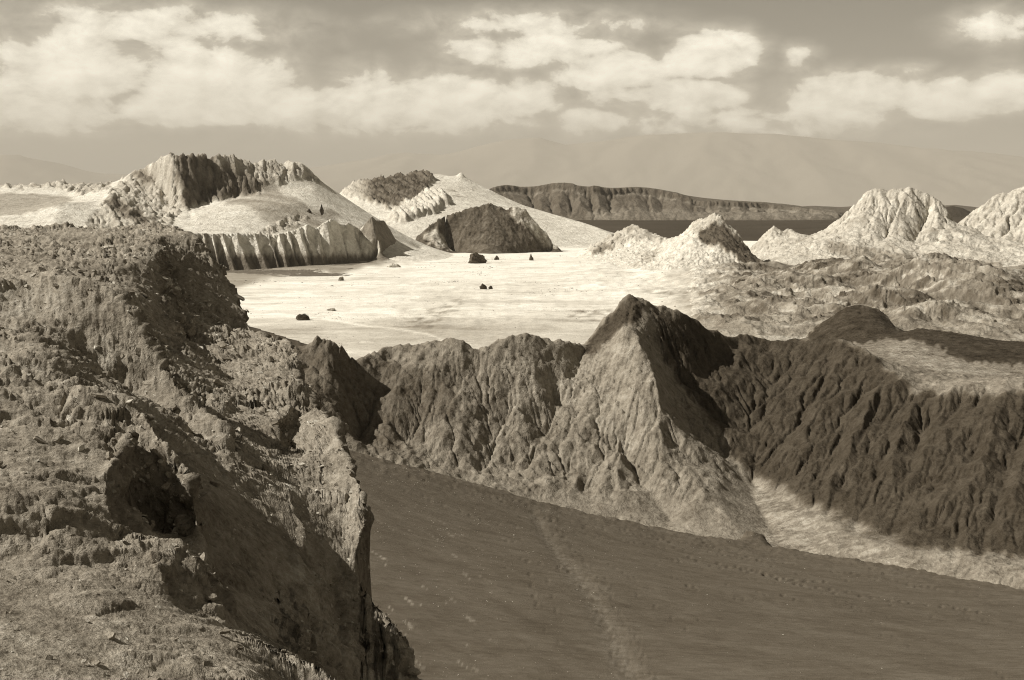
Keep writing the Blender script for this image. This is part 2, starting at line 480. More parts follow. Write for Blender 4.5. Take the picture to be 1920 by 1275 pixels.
# low far hills right of the mesa
p = Patch(1380, 2100, 9000, 14000, 200, 40)
p.line([(1380, 396, 11500), (1450, 391, 11500), (1500, 387, 11500), (1530, 386, 11500), (1580, 388, 11500), (1660, 384, 11500), (1740, 386, 11500), (1790, 384, 11500), (1850, 392, 11500), (2100, 394, 11500)])
p.border(-20); p.solve(); p.Z += fbm(p.X / 300, p.Y / 300, 4, 9) * 12; p.tone[:] = .10
build_patch('hills', p, MAT['mesa'])
p = Patch(1700, 1880, 5600, 6800, 80, 40)
p.line([(1715, 412, 6100), (1760, 392, 6100), (1785, 386, 6100), (1805, 390, 6100), (1850, 412, 6100)])
p.border(0); p.solve(); p.tone[:] = .045
build_patch('dark_hill', p, MAT['mesa'])

# the mesa: cap cliff, scree apron with ribs
MD = 5300
top = [(860, 375), (905, 358), (930, 349), (948, 346), (965, 348), (985, 352), (1005, 349), (1022, 346), (1035, 343), (1050, 342), (1072, 343), (1085, 349), (1098, 351), (1112, 347), (1125, 349), (1135, 353), (1160, 352), (1190, 350), (1215, 352), (1245, 357), (1270, 362), (1295, 370),
       (1300, 376), (1330, 377), (1380, 378), (1430, 381), (1480, 386), (1510, 391), (1540, 397), (1570, 401)]
p = Patch(820, 1660, 4700, 6400, 440, 100)
T = [(a, b, MD + 60 * math.sin(a / 37.)) for a, b in top]
p.line(T)
p.wline([(a, d + 420, float(place(a, b, d)[2]) + 6) for a, b, d in T])
cap = [(a, b + (12 if a < 1290 else 9) * (1 - smooth(a, 1480., 1570.)), d - 26) for a, b, d in T]
p.line(cap)
base = [(860, 412, 4990), (930, 404, 4990), (1000, 402, 4980), (1080, 404, 4960), (1160, 407, 4960), (1250, 409, 4980), (1350, 409, 5000), (1450, 409, 5030), (1570, 406, 5160)]
p.line(base)
flutes(p, cap, base, 17, 6, 12, seed=4, jitter=.48, shift=.01)
bl = [(1060, 406, 4960), (1130, 400, 4950), (1180, 396, 4930), (1230, 399, 4930), (1300, 400, 4950), (1400, 398, 4980), (1470, 400, 5010), (1560, 404, 5080)]
p.line(bl)
p.border(-10, 'nlr'); p.solve(60)
p.Z = np.minimum(p.Z, 10000)
gx, gy = p.grad(); sl = np.hypot(gx, gy)
px, py = p.pix()
lay = inpoly(px, py, [(1100, 396), (1180, 390), (1300, 394), (1580, 392), (1580, 412), (1100, 412)])
p.Z += gully(p.X, p.Y, p.Z, gx, gy, 90, 9, 3, 5) * smooth(sl, .15, .5) + fbm(p.X / 40, p.Y / 40, 3, 4, ridged=True) * 4 * smooth(sl, .5, 1.2) + blur(lay * 1., 2) * fbm(p.X / 45, p.Y / 45, 4, 14, ridged=True) * 7
p.tone[:] = .125
cp = smooth(sl, .7, 1.4)
p.tone = p.tone * (1 - .38 * cp * (fbm(px / 3, py / 40, 3, 3) > -.2)) * (1 + .5 * blur(lay * 1., 3))
band = np.abs(py - np.interp(px, [a for a, b, c in cap], [b for a, b, c in cap]) - 2)
p.tone += .10 * np.exp(-(band / 1.5) ** 2) * (fbm(px / 22, py / 30, 2, 8) > -.1)
erode(p, .03, 10, smooth(sl, .1, .4), .5, .03, 2.0, 60., 16)
build_patch('mesa', p, MAT['mesa'])

# ================================================================== valley floor and hummocks
p = Patch(150, 2250, 480, 3300, 480, 210)
def bump(p, px0, py0, rx, ry, h, pw=1.0):
    d = float(onfloor(px0, py0)); x, y, _ = place(px0, py0, d)
    wx, wy = rx * d / FPX, ry * d / FPX
    q = np.clip(1 - ((p.X - x) / wx) ** 2 - ((p.Y - y) / wy) ** 2, 0, 1)
    p.Z += h * q ** pw
def shape_floor(p):
    p.border(0)
    p.solve()
    px, py = p.pix()
    p.Z += fbm(p.X / 160, p.Y / 160, 4, 31) * 1.6 + fbm(p.X / 14, p.Y / 22, 3, 33) * .25
    rgt = smooth(px, 1180, 1420) * smooth(p.R, 760, 950) * (1 - smooth(p.R, 1750, 2100))
    hm = fbm(p.X / 120, p.Y / 120, 5, 41, .52, True)
    p.Z += rgt * (np.maximum(hm + .15, 0) * 14 + (fbm(p.X / 26, p.Y / 26, 5, 47, .62, True) * 4.5 + saw((p.X * .8 + p.Y * .4) / 16 + fbm(p.X / 40, p.Y / 40, 3, 48), 19) * 3.5) * smooth(fbm(p.X / 110, p.Y / 110, 3, 46), -.15, .25))
    lft = smooth(px, 620, 780) * (1 - smooth(px, 900, 1240)) * smooth(p.R, 700, 1000) * (1 - smooth(p.R, 1400, 1700))
    p.Z += lft * np.maximum(fbm(p.X / 50, p.Y / 50, 5, 51, .55, True) - .1, 0) * 2.4
    mid = smooth(px, 980, 1150) * (1 - smooth(px, 1380, 1480)) * smooth(p.R, 1150, 1350) * (1 - smooth(p.R, 1900, 2200))
    p.Z += mid * np.maximum(fbm(p.X / 70, p.Y / 70, 5, 57, .55, True), 0) * 6
    bump(p, 1690, 548, 150, 620, 23, 1.2); bump(p, 1500, 556, 70, 240, 13); bump(p, 1565, 545, 60, 260, 13); bump(p, 1790, 575, 90, 300, 12)
    bump(p, 1850, 548, 80, 300, 16); bump(p, 1420, 562, 50, 160, 6); bump(p, 1640, 590, 80, 200, 8); bump(p, 1300, 528, 110, 260, 6)
    bump(p, 1740, 610, 120, 200, 8)
    tn = .84 + .15 * fbm(p.X / 55, p.Y / 130, 6, 61, .66)
    drn = fbm(p.X / 150 + .6 * fbm(p.X / 60, p.Y / 60, 3, 72), p.Y / 260, 4, 73, .55, True)
    tn *= 1 - .14 * smooth(drn, .52, .68) * (1 - smooth(p.R, 1900, 2200))
    # greyer ground: nearer apron, around the hummocks, and at the foot of the fluted ridge
    g = .25 + .17 * fbm(p.X / 40, p.Y / 40, 6, 63, .66)
    near = smooth(-p.R, -1080, -900) * .45 + rgt * .95 + lft * .12
    near = np.clip(near + fbm(p.X / 90, p.Y / 170, 4, 67) * .38 * smooth(near, 0.02, .3), 0, 1)
    tn = tn * (1 - near) + g * near
    foot = p.mask([[(380, 480), (760, 470), (800, 486), (690, 498), (640, 512), (560, 512), (500, 524), (440, 540), (380, 560)]], 8, 12, 4)
    tn = tn * (1 - foot * .62)
    strk = smooth(fbm(p.X / 260, p.Y / 60, 4, 71), .12, .3) * smooth(p.R, 700, 900) * .18
    tn *= 1 - strk * (1 - smooth(p.R, 2100, 2300))
    gr2 = p.mask([[(760, 612), (800, 580), (850, 565), (880, 555), (870, 575), (830, 600), (790, 622)], [(1040, 600), (1100, 575), (1160, 585), (1110, 605)], [(1180, 545), (1300, 540), (1420, 545), (1440, 560), (1320, 556), (1200, 556)]], 9, 16, 3)
    tn *= 1 - .5 * gr2 * smooth(fbm(p.X / 14, p.Y / 26, 4, 75, .65), -.12, .25)
    # vehicle track curving over the flat
    tr = np.array([(870, 655), (800, 626), (740, 618), (680, 610), (635, 602), (606, 598), (612, 594), (640, 591)], float)
    dm = np.full(px.shape, 1e9)
    for a, b in zip(tr[:-1], tr[1:]):
        ab = b - a; t = np.clip(((px - a[0]) * ab[0] + (py - a[1]) * ab[1]) / (ab @ ab), 0, 1)
        dm = np.minimum(dm, np.hypot(px - a[0] - t * ab[0], (py - a[1] - t * ab[1]) * 1.6))
    tn += .25 * np.exp(-(dm / 2.6) ** 2)
    gx, gy = p.grad(); sl = np.hypot(gx, gy)
    tn *= 1 - .45 * smooth(sl, .35, .8) * rgt
    tn *= 1 - .45 * smooth(fbm(p.X / 34, p.Y / 44, 5, 74, .62, True), .30, .60) * rgt
    p.tone = np.clip(tn, .06, .88)
    return rgt, mid
rgt, mid = shape_floor(p)
FLOOR = p
px, py = p.pix()
p.Z -= 4.5 * smooth(px, 1300, 1345) * (1 - smooth(px, 2020, 2050)) * smooth(p.R, 840, 880) * (1 - smooth(p.R, 1640, 1700))
build_patch('valley_floor', p, MAT['salt'])
# broken low hummocks on the right side of the valley
h_ = Patch(1270, 2080, 800, 1760, 430, 230)
hrg, _ = shape_floor(h_)
hrg = np.clip(hrg, 0, 1)
h_.Z += hrg * (fbm(h_.X / 30, h_.Y / 30, 5, 242, .6, True) * 2.4 + saw((h_.X * .8 + h_.Y * .3) / 20 + 1.2 * fbm(h_.X / 40, h_.Y / 40, 4, 243), 45) * 4.5)
erode(h_, .03, 12, hrg, .5, .02, 1.0, 14., 244)
crag = smooth(fbm(h_.X / 70, h_.Y / 70, 4, 247, .6), .05, .3) * hrg
bvh, bjh = blocks(h_.X / 7, h_.Y / 9, h_.Z / 5, 249)
h_.Z += crag * ((bvh - .4) * 4.0) + hrg * fbm(h_.X / 7, h_.Y / 7, 3, 248, .6) * .7
h_.tone = np.clip(h_.tone * (1 + .45 * hrg) * (1 - .45 * crag * (.4 + bvh)) * (1 + .30 * fbm(h_.X / 9, h_.Y / 9, 4, 250, .65)), .06, .85)
fade = np.minimum(np.minimum(np.arange(h_.na), np.arange(h_.na)[::-1])[None] / 22., np.minimum(np.arange(h_.nr), np.arange(h_.nr)[::-1])[:, None] / 14.)
h_.Z -= 5 * (1 - smooth(fade, 0, 1)); h_.Z += .15
HUM = h_
build_patch('hummocks', h_, MAT['rock'], cull=-4.8)
def floor_z(x, y):
    u = math.atan2(x, y); v = math.log(math.hypot(x, y)); q = FLOOR
    i = int(round((u - q.u0) / (q.u1 - q.u0) * (q.na - 1))); j = int(round((v - q.v0) / (q.v1 - q.v0) * (q.nr - 1)))
    return float(q.Z[min(max(j, 0), q.nr - 1), min(max(i, 0), q.na - 1)])
print('floor', round(time.time() - T0, 1))

# ================================================================== dune mountain behind (centre left)
p = Patch(430, 1330, 2450, 3900, 400, 170)
cr = [(430, 420, 3250), (560, 395, 3250), (640, 360, 3250), (665, 344, 3260), (700, 340, 3270), (740, 332, 3280), (800, 326, 3300), (822, 324, 3310), (845, 329, 3310), (866, 325, 3300), (880, 334, 3300), (900, 345, 3280), (940, 366, 3230), (980, 384, 3170), (1040, 402, 3090), (1090, 416, 3020),
      (1125, 428, 2960), (1150, 441, 2900), (1180, 455, 2850), (1240, 462, 2850)]
p.line(cr)
p.line([(600, 470, 2650), (760, 470, 2600), (850, 468, 2620), (950, 466, 2660), (1050, 462, 2740), (1100, 459, 2800), (1150, 456, 2830)])
p.border(-12); p.solve(); p.Z = blur(p.Z, 3)
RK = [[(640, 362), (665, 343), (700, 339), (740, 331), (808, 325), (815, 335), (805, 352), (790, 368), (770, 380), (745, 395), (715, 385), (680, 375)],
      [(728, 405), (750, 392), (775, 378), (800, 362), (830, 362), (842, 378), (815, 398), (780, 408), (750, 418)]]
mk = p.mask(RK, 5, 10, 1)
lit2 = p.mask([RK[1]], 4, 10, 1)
gx, gy = p.grad()
strata = fbm((p.X * .8 + p.Y * .6) / 16, (p.Y * .8 - p.X * .6) / 60, 4, 77, .55, True)
p.Z += mk * (saw((p.X * .85 + p.Y * .5) / 17 + .8 * fbm(p.X / 60, p.Y / 60, 4, 78), 8) * 18 + saw((p.X * .9 - p.Y * .4) / 8 + fbm(p.X / 30, p.Y / 30, 3, 79), 9) * 5 + strata * 4) + lit2 * 6
p.Z += blur(p.mask([[(858, 330), (866, 322), (875, 330)]], 1, 5, 0), 1) * 7
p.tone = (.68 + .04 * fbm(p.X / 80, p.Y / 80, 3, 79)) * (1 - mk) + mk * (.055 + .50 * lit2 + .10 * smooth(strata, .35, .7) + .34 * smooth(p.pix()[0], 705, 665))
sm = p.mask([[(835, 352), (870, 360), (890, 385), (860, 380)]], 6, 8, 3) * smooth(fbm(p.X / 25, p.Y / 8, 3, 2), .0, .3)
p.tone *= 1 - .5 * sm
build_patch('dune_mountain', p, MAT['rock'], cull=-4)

# ================================================================== rocky mountain, far left
p = Patch(-250, 960, 1760, 2950, 500, 200)
sky = [(-330, 360, 2750), (-150, 350, 2750), (55, 346, 2750), (110, 342, 2740), (150, 344, 2720), (200, 348, 2650), (232, 334, 2480), (245, 322, 2450), (262, 316, 2420), (290, 300, 2350), (308, 288, 2310), (322, 285, 2300), (335, 293, 2300), (352, 292, 2300), (380, 290, 2320), (398, 299, 2340), (415, 290, 2350), (437, 289, 2360), (460, 302, 2380), (485, 305, 2390),
       (505, 299, 2400), (530, 308, 2420), (558, 302, 2430), (575, 308, 2430), (592, 326, 2435), (605, 340, 2435), (640, 364, 2435), (690, 398, 2430), (740, 430, 2420), (800, 462, 2400), (850, 478, 2380)]
p.line(sky)
# sand apron behind the fluted ridge
apr = [(-300, 440, 1900), (150, 445, 1880), (330, 446, 1870), (430, 443, 1880), (520, 446, 1945), (560, 444, 1990), (620, 434, 2065), (690, 432, 2195), (740, 447, 2270), (790, 470, 2370)]
p.line(apr); p.wline([(a, d - 30, -18) for a, b, d in apr if a > 300 and a < 720])
p.line([(350, 400, 2080), (420, 395, 2090), (500, 385, 2120), (560, 380, 2180), (620, 388, 2260), (690, 412, 2330)])
# rocky spurs coming towards the eye
p.line([(322, 285, 2300), (330, 315, 2265), (335, 340, 2235), (345, 365, 2190), (352, 392, 2130), (358, 412, 2060)])
p.line([(262, 316, 2420), (290, 345, 2330), (312, 370, 2260), (322, 395, 2180)])
p.line([(232, 334, 2480), (215, 352, 2330), (200, 362, 2200), (208, 366, 2150), (230, 385, 2080), (262, 405, 2020), (290, 420, 1970)])
p.line([(245, 350, 2300), (285, 385, 2200), (310, 410, 2080)])
# rock cliff foot on the right of the peak
p.line([(350, 396, 2180), (385, 385, 2210), (430, 375, 2240), (480, 362, 2280), (530, 355, 2310), (590, 352, 2340)])
p.line([(375, 372, 2235), (430, 350, 2280), (500, 332, 2330), (560, 322, 2380)])
# left dune with a sharp brink
p.line([(-200, 425, 2000), (40, 405, 2020), (80, 392, 2040), (115, 378, 2060), (160, 380, 2090), (195, 372, 2180), (225, 355, 2300)])
p.line([(115, 378, 2060), (108, 400, 1990), (98, 428, 1900)])
p.line([(-200, 398, 2300), (60, 390, 2330), (120, 376, 2400), (150, 370, 2450)])
p.line([(-200, 376, 2560), (60, 366, 2560), (130, 366, 2560)])
p.border(-15); p.solve(60)
RK = [[(150, 438), (175, 405), (205, 362), (232, 334), (262, 315), (322, 283), (437, 285), (505, 295), (560, 298), (610, 345), (585, 340), (560, 330), (545, 335), (520, 345), (500, 340), (490, 362), (440, 370), (400, 378), (380, 385), (345, 392), (330, 410), (300, 440)],
      [(-200, 345), (60, 338), (150, 338), (215, 345), (190, 358), (150, 365), (100, 352), (40, 352), (-200, 360)],
      [(480, 440), (510, 425), (560, 400), (575, 408), (545, 425), (500, 445)]]
mk = p.mask(RK, 5, 12, 1)
p.Z = p.Z * mk + blur(p.Z, 4) * (1 - mk)
gx, gy = p.grad(); sl = np.hypot(gx, gy)
st = fbm((p.X + p.Y * .5) / 34, (p.Y - .5 * p.X) / 60, 5, 83, .58, True)
p.Z += mk * (gully(p.X, p.Y, p.Z, gx, gy, 60, 8, 5, 9, .58) + saw((p.X * .9 + p.Y * .35) / 26 + 1.2 * fbm(p.X / 70, p.Y / 70, 4, 84), 5) * 13 + saw((p.X * .9 + p.Y * .5) / 9 + 1.0 * fbm(p.X / 30, p.Y / 30, 3, 85), 6) * 5 - 5 + fbm(p.X / 14, p.Y / 14, 3, 86, .6) * 3)
px, py = p.pix()
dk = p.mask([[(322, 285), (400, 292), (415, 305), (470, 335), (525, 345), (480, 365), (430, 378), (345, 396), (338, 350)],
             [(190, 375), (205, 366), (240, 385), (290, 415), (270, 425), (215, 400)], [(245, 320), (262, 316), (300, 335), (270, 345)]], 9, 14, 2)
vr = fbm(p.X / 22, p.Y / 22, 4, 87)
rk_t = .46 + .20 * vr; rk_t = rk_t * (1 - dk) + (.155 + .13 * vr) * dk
sa_t = .70 + .03 * fbm(p.X / 60, p.Y / 60, 3, 3)
gsm = p.mask([[(420, 372), (500, 345), (560, 380), (600, 395), (645, 400), (620, 425), (570, 440), (530, 430), (480, 400)]], 10, 40, 8)
gsm = gsm * smooth(fbm(p.X / 160 + p.Y / 90, p.Y / 500, 3, 5), -.35, .25)
sa_t *= 1 - .55 * gsm
gsl = p.mask([[(-300, 360), (50, 362), (110, 368), (140, 376), (100, 388), (40, 402), (-300, 420)]], 3, 20, 3)
sa_t *= 1 - .45 * gsl
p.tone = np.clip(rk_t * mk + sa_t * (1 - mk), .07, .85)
erode(p, .026, 10, mk, .5, .03, 1.6, 20., 82); p.Z += mk * (fbm(p.X / 22, p.Y / 22, 5, 88, .62, True) * 3.2 + saw((p.X * .8 + p.Y * .5) / 8 + fbm(p.X / 30, p.Y / 30, 4, 89), 31) * 4)
MTN = p
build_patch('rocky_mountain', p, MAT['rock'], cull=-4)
print('mountain', round(time.time() - T0, 1))

# ================================================================== fluted ridge at the foot of the mountain
p = Patch(260, 880, 1640, 2400, 470, 190)
cr = [(180, 446, 1700), (300, 442, 1740), (330, 441, 1760), (370, 436, 1780), (403, 437, 1800), (445, 436, 1810), (485, 437, 1830), (510, 440, 1840), (540, 433, 1870), (557, 429, 1890), (577, 418, 1920), (592, 429, 1935), (600, 422, 1945), (622, 406, 1975), (640, 421, 2000), (655, 416, 2025), (675, 430, 2060), (697, 406, 2120), (706, 413, 2130), (720, 413, 2140),
      (735, 436, 2150), (750, 462, 2170), (790, 478, 2260), (820, 480, 2300)]
toe = [(180, 516), (300, 512), (370, 510), (430, 507), (500, 503), (560, 499), (620, 495), (660, 491), (700, 487), (740, 484), (780, 482), (830, 481)]
toe = [(a, b, float(onfloor(a, b))) for a, b in toe]
cr = [(a, b, float(np.interp(a, [t[0] for t in toe], [t[2] for t in toe])) + 72 * (1 - .8 * float(smooth(a, 735., 800.)))) for a, b, d in cr]
p.line(cr)
def back(P, dd, dz): return [(a, d + dd, float(place(a, b, d)[2]) + dz) for a, b, d in P]
p.wline(back(cr, 60, -16)); p.wline(back(cr, 110, -60))
p.wline([(a, d - 26, 0) for a, b, d in toe])
p.line([(697, 406, 2137), (703, 430, 2120), (712, 455, 2105), (718, 476, 2095)])
p.border(-14); p.solve(60)
gx, gy = p.grad(); sl = np.hypot(gx, gy)
UX = W0 / 2 + FPX * np.tan(np.arctan2(p.X, p.Y))
C_ = np.array([q[0] for q in cr]); dc = np.interp(UX, C_, [q[2] for q in cr]); zc = np.interp(UX, C_, [float(place(*q)[2]) for q in cr])
dt_ = np.interp(UX, [q[0] for q in toe], [q[2] for q in toe]) - 14
q0 = np.clip((dc - p.R) / (dc - dt_), 0, 1.3)
ph = (UX - 20 * q0 + 14 * perlin(UX / 71., UX * 0 + .5, 41) + 3 * perlin(UX / 11., q0 * 2, 43)) / 23.0
fr = ph - np.floor(ph); hv = hsh(np.floor(ph).astype(np.int64), np.zeros(ph.shape, np.int64), 9) / 4294967296.0
tri = np.where(fr < .62, fr / .62, (1 - fr) / .38)               # broad sunlit flank, steep shaded flank
G = (7 + 20 * hv)
q1 = np.clip((dc - p.R) / np.maximum(dc - (dt_ + (1 - tri) * G), 8), 0, 1)
fin = (zc - (1 - tri) * (3 + 15 * hv)) * (1 - q1) ** (.8 + .3 * hv)
inn = smooth(UX, 330, 420) * (1 - smooth(UX, 668, 690)) * (p.R <= dc) * (q0 > 0)
p.Z = p.Z * (1 - inn) + fin * inn
ok = smooth(p.Z, 1, 12)
p.Z += ok * (gully(p.X, p.Y, p.Z, gx, gy, 16, .9, 2, 21) + fbm(p.X / 26, p.Y / 26, 3, 23, .5) * 1.2)
px, py = p.pix()
cone = p.mask([[(672, 440), (690, 402), (722, 405), (745, 445), (770, 480), (700, 492), (715, 460)]], 3, 9, 2)
low = smooth(py + fbm(px / 9, py / 30, 3, 22) * 14, 466, 486) * (1 - smooth(px, 690, 740))
tn = .70 + .12 * fbm(p.X / 14, p.Y / 14, 4, 25)
tn = tn * (1 - low) + low * .15
tn = tn * (1 - cone) + cone * .20
p.tone = np.clip(tn * (1 - .5 * (px < 420) * smooth(fbm(px / 14, py / 14, 3, 9), -.1, .2)), .06, .8)
erode(p, .012, 6, ok, .5, .02, .6, 14., 26); p.Z += ok * fbm(p.X / 8, p.Y / 8, 3, 28, .6) * .9
build_patch('fluted_ridge', p, MAT['rock'], cull=-4)

# ================================================================== dark mound in the middle of the valley
p = Patch(760, 1090, 2300, 2720, 240, 130)
cr = [(780, 450, 2490), (790, 441, 2500), (810, 421, 2510), (835, 409, 2520), (850, 404, 2520), (880, 393, 2530), (900, 390, 2530), (918, 385, 2530), (935, 391, 2530), (955, 393, 2530), (965, 389, 2530), (985, 395, 2530), (995, 407, 2525), (1005, 420, 2520), (1025, 440, 2510), (1035, 456, 2500), (1050, 468, 2490)]
p.line(cr); p.wline(back(cr, 110, -80))
p.line([(780, 462), (830, 470), (870, 474), (920, 477), (980, 474), (1040, 471), (1060, 470)], 0.0)
p.line([(918, 385, 2530), (905, 410, 2500), (880, 435, 2470), (860, 455, 2450)]); p.line([(965, 389, 2530), (985, 425, 2490), (1000, 450, 2460)])
p.border(-14); p.solve()
gx, gy = p.grad(); sl = np.hypot(gx, gy); ok = smooth(p.Z, 0, 14)
p.Z += ok * (gully(p.X, p.Y, p.Z, gx, gy, 42, 4, 3, 29) + fbm(p.X / 26, p.Y / 26, 5, 31, .6, True) * 5)
px, py = p.pix()
pale = p.mask([[(955, 385), (1000, 395), (1060, 470), (1010, 455), (985, 425), (960, 405)], [(795, 445), (815, 425), (835, 445), (850, 470), (810, 462)]], 6, 12, 1)
vr = fbm(p.X / 18, p.Y / 18, 4, 33)
p.tone = np.clip(.105 + .07 * vr + pale * (.36 + .3 * vr), .05, .7)
p.Z += ok * fbm(p.X / 9, p.Y / 9, 4, 30, .62, True) * 1.6
build_patch('dark_mound', p, MAT['dark'], cull=-4)

# ================================================================== pale hills on the right
p = Patch(1040, 1540, 1500, 2500, 340, 220)
cr = [(1085, 470, 2250), (1105, 464, 2250), (1130, 451, 2250), (1140, 441, 2250), (1165, 431, 2250), (1188, 422, 2240), (1205, 431, 2220), (1230, 441, 2180), (1255, 450, 2120), (1275, 443, 2040), (1290, 433, 1990), (1297, 419, 1960), (1308, 415, 1945), (1320, 413, 1930), (1335, 407, 1915), (1346, 404, 1905), (1357, 408, 1900), (1364, 424, 1895), (1385, 437, 1870), (1396, 458, 1850), (1412, 480, 1810), (1440, 500, 1760), (1470, 518, 1700)]
p.line(cr); p.wline(back(cr, 170, -75))
p.line([(1240, 472, 1850), (1270, 458, 1810), (1298, 450, 1780), (1325, 462, 1760), (1345, 457, 1750), (1365, 470, 1730), (1385, 488, 1700), (1402, 512, 1640)])
p.line([(1075, 482), (1110, 492), (1150, 502), (1200, 517), (1260, 522), (1330, 521), (1400, 517), (1475, 524)], 0.0)
p.line([(1145, 470, 2150), (1180, 465, 2110), (1210, 462, 2070), (1225, 475, 1990), (1235, 492, 1860)])
p.line([(1120, 478, 2160), (1160, 470, 2130)]);
p.border(-14); p.solve(60)
px, py = p.pix()
gx, gy = p.grad(); sl = np.hypot(gx, gy); ok = smooth(p.Z, 0, 10)
rk = p.mask([[(1290, 436), (1300, 412), (1345, 400), (1362, 408), (1400, 460), (1475, 522), (1440, 520), (1400, 505), (1380, 485), (1345, 460), (1325, 465), (1305, 450)],
             [(1100, 470), (1140, 438), (1190, 418), (1260, 448), (1230, 455), (1180, 450), (1150, 470), (1120, 480)],
             [(1200, 480), (1235, 460), (1245, 470), (1220, 495)], [(1180, 500), (1215, 482), (1200, 505)]], 5, 9, 1)
p.Z = p.Z * rk + blur(p.Z, 2) * (1 - rk)
p.Z += ok * (gully(p.X, p.Y, p.Z, gx, gy, 38, 4.0, 4, 35) * (.18 + rk) + rk * (fbm(p.X / 30, p.Y / 24, 5, 37, .6, True) * 3.5 + saw((p.X * .8 + p.Y * .5) / 14 + fbm(p.X / 40, p.Y / 40, 4, 38), 11) * 8) + (1 - rk) * np.maximum(fbm((p.X - p.Y) / 40, (p.Y + p.X) / 18, 5, 39, .6, True) - .40, 0) * 9)
dk = p.mask([[(1310, 432), (1345, 415), (1365, 425), (1400, 460), (1475, 522), (1440, 520), (1392, 492), (1360, 470), (1330, 462), (1312, 450)]], 5, 9, 1)  # darker rock, with the shade of the right flank painted in
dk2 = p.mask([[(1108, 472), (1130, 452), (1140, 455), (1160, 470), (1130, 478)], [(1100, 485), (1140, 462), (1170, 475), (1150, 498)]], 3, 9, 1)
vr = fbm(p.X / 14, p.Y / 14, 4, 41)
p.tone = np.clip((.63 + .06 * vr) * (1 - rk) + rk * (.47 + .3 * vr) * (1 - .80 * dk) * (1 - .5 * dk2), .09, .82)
erode(p, .04, 12, ok * (.35 + .65 * rk), .5, .03, 1.0, 16., 36)
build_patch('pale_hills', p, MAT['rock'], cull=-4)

p = Patch(1370, 2150, 1560, 2500, 470, 220)
cr = [(1390, 480, 2150), (1405, 466, 2150), (1430, 440, 2140), (1448, 425, 2130), (1458, 426, 2130), (1466, 434, 2130), (1480, 431, 2130), (1492, 436, 2130), (1512, 444, 2130), (1540, 437, 2140), (1570, 415, 2150), (1590, 394, 2160), (1605, 380, 2170), (1622, 363, 2180), (1632, 358, 2180), (1650, 357, 2180), (1665, 360, 2180), (1682, 355, 2180), (1695, 357, 2180), (1708, 350, 2180), (1722, 360, 2175),
      (1745, 370, 2170), (1765, 382, 2160), (1778, 395, 2150), (1786, 412, 2140), (1800, 424, 2130), (1825, 427, 2120), (1850, 445, 2110), (1880, 452, 2100), (1950, 462, 2080), (2060, 475, 2060), (2150, 490, 2040)]
p.line(cr); p.wline(back(cr, 200, -100))
p.line([(1395, 497), (1440, 506), (1500, 512), (1570, 517), (1650, 520), (1740, 522), (1830, 522), (1950, 522), (2150, 520)], 0.0)
p.line([(1470, 470, 1960), (1520, 462, 1950), (1560, 456, 1940), (1600, 461, 1930), (1650, 468, 1915), (1680, 474, 1905), (1730, 478, 1900), (1800, 480, 1890), (1870, 490, 1880), (2000, 495, 1870)])
p.line([(1470, 480, 1915), (1560, 474, 1900), (1650, 486, 1870), (1730, 495, 1850), (1870, 503, 1830), (2000, 505, 1820)])
p.line([(1708, 350, 2180), (1690, 385, 2130), (1670, 420, 2070), (1655, 455, 1990)]); p.line([(1778, 395, 2150), (1770, 430, 2080), (1750, 460, 1990)])
p.line([(1745, 385, 2160), (1730, 425, 2100), (1710, 458, 2010)])
p.border(-14); p.solve(60)
gx, gy = p.grad(); sl = np.hypot(gx, gy); ok = smooth(p.Z, 0, 14)
bed = fbm((p.X - p.Y * .3) / 70 + p.Z / 30, p.Z / 12 + p.X / 60, 4, 43, .55, True)
p.Z += ok * (gully(p.X, p.Y, p.Z, gx, gy, 70, 6, 3, 45, .5) + saw((p.X * .75 + p.Y * .45 + p.Z * .5) / 19 + 1.1 * fbm(p.X / 60, p.Y / 60, 4, 49), 13) * 6 + bed * 2.0 * smooth(p.Z, 40, 90))
vr = fbm(p.X / 20, p.Y / 20, 4, 51); px, py = p.pix()
led = p.mask([[(1550, 454), (1600, 460), (1680, 474), (1760, 480), (1880, 492), (1880, 506), (1760, 498), (1650, 490), (1560, 474)]], 4, 12, 2)
p.tone = np.clip(.50 + .20 * vr - .22 * led, .16, .8)
erode(p, .04, 14, ok, .5, .03, 2.4, 26., 46); p.Z += ok * (fbm(p.X / 14, p.Y / 14, 4, 50, .62) * 1.5 + saw((p.X * .75 + p.Y * .45 + p.Z * .5) / 9 + fbm(p.X / 30, p.Y / 30, 4, 49), 14) * 2.2)
build_patch('pale_mountain', p, MAT['rock'], cull=-4)

p = Patch(1740, 2250, 2350, 3300, 240, 140)
cr = [(1760, 450, 2600), (1795, 420, 2650), (1820, 400, 2700), (1850, 376, 2720), (1870, 365, 2730), (1920, 350, 2740), (2050, 342, 2740), (2250, 360, 2740)]
p.line(cr); p.wline(back(cr, 200, -120)); p.line([(1760, 462), (1900, 468), (2250, 470)], 0.0)
p.border(-14); p.solve(); gx, gy = p.grad()
p.Z += smooth(p.Z, 0, 14) * (gully(p.X, p.Y, p.Z, gx, gy, 50, 8, 4, 53) + fbm(p.X / 30, p.Y / 30, 4, 55, .6, True) * 7)
erode(p, .05, 12, smooth(p.Z, 0, 14), .5, .03, 1.6, 22., 56)
p.tone[:] = .5 + .16 * fbm(p.X / 20, p.Y / 20, 4, 57)
build_patch('pale_hill', p, MAT['rock'], cull=-4)
print('hills', round(time.time() - T0, 1))

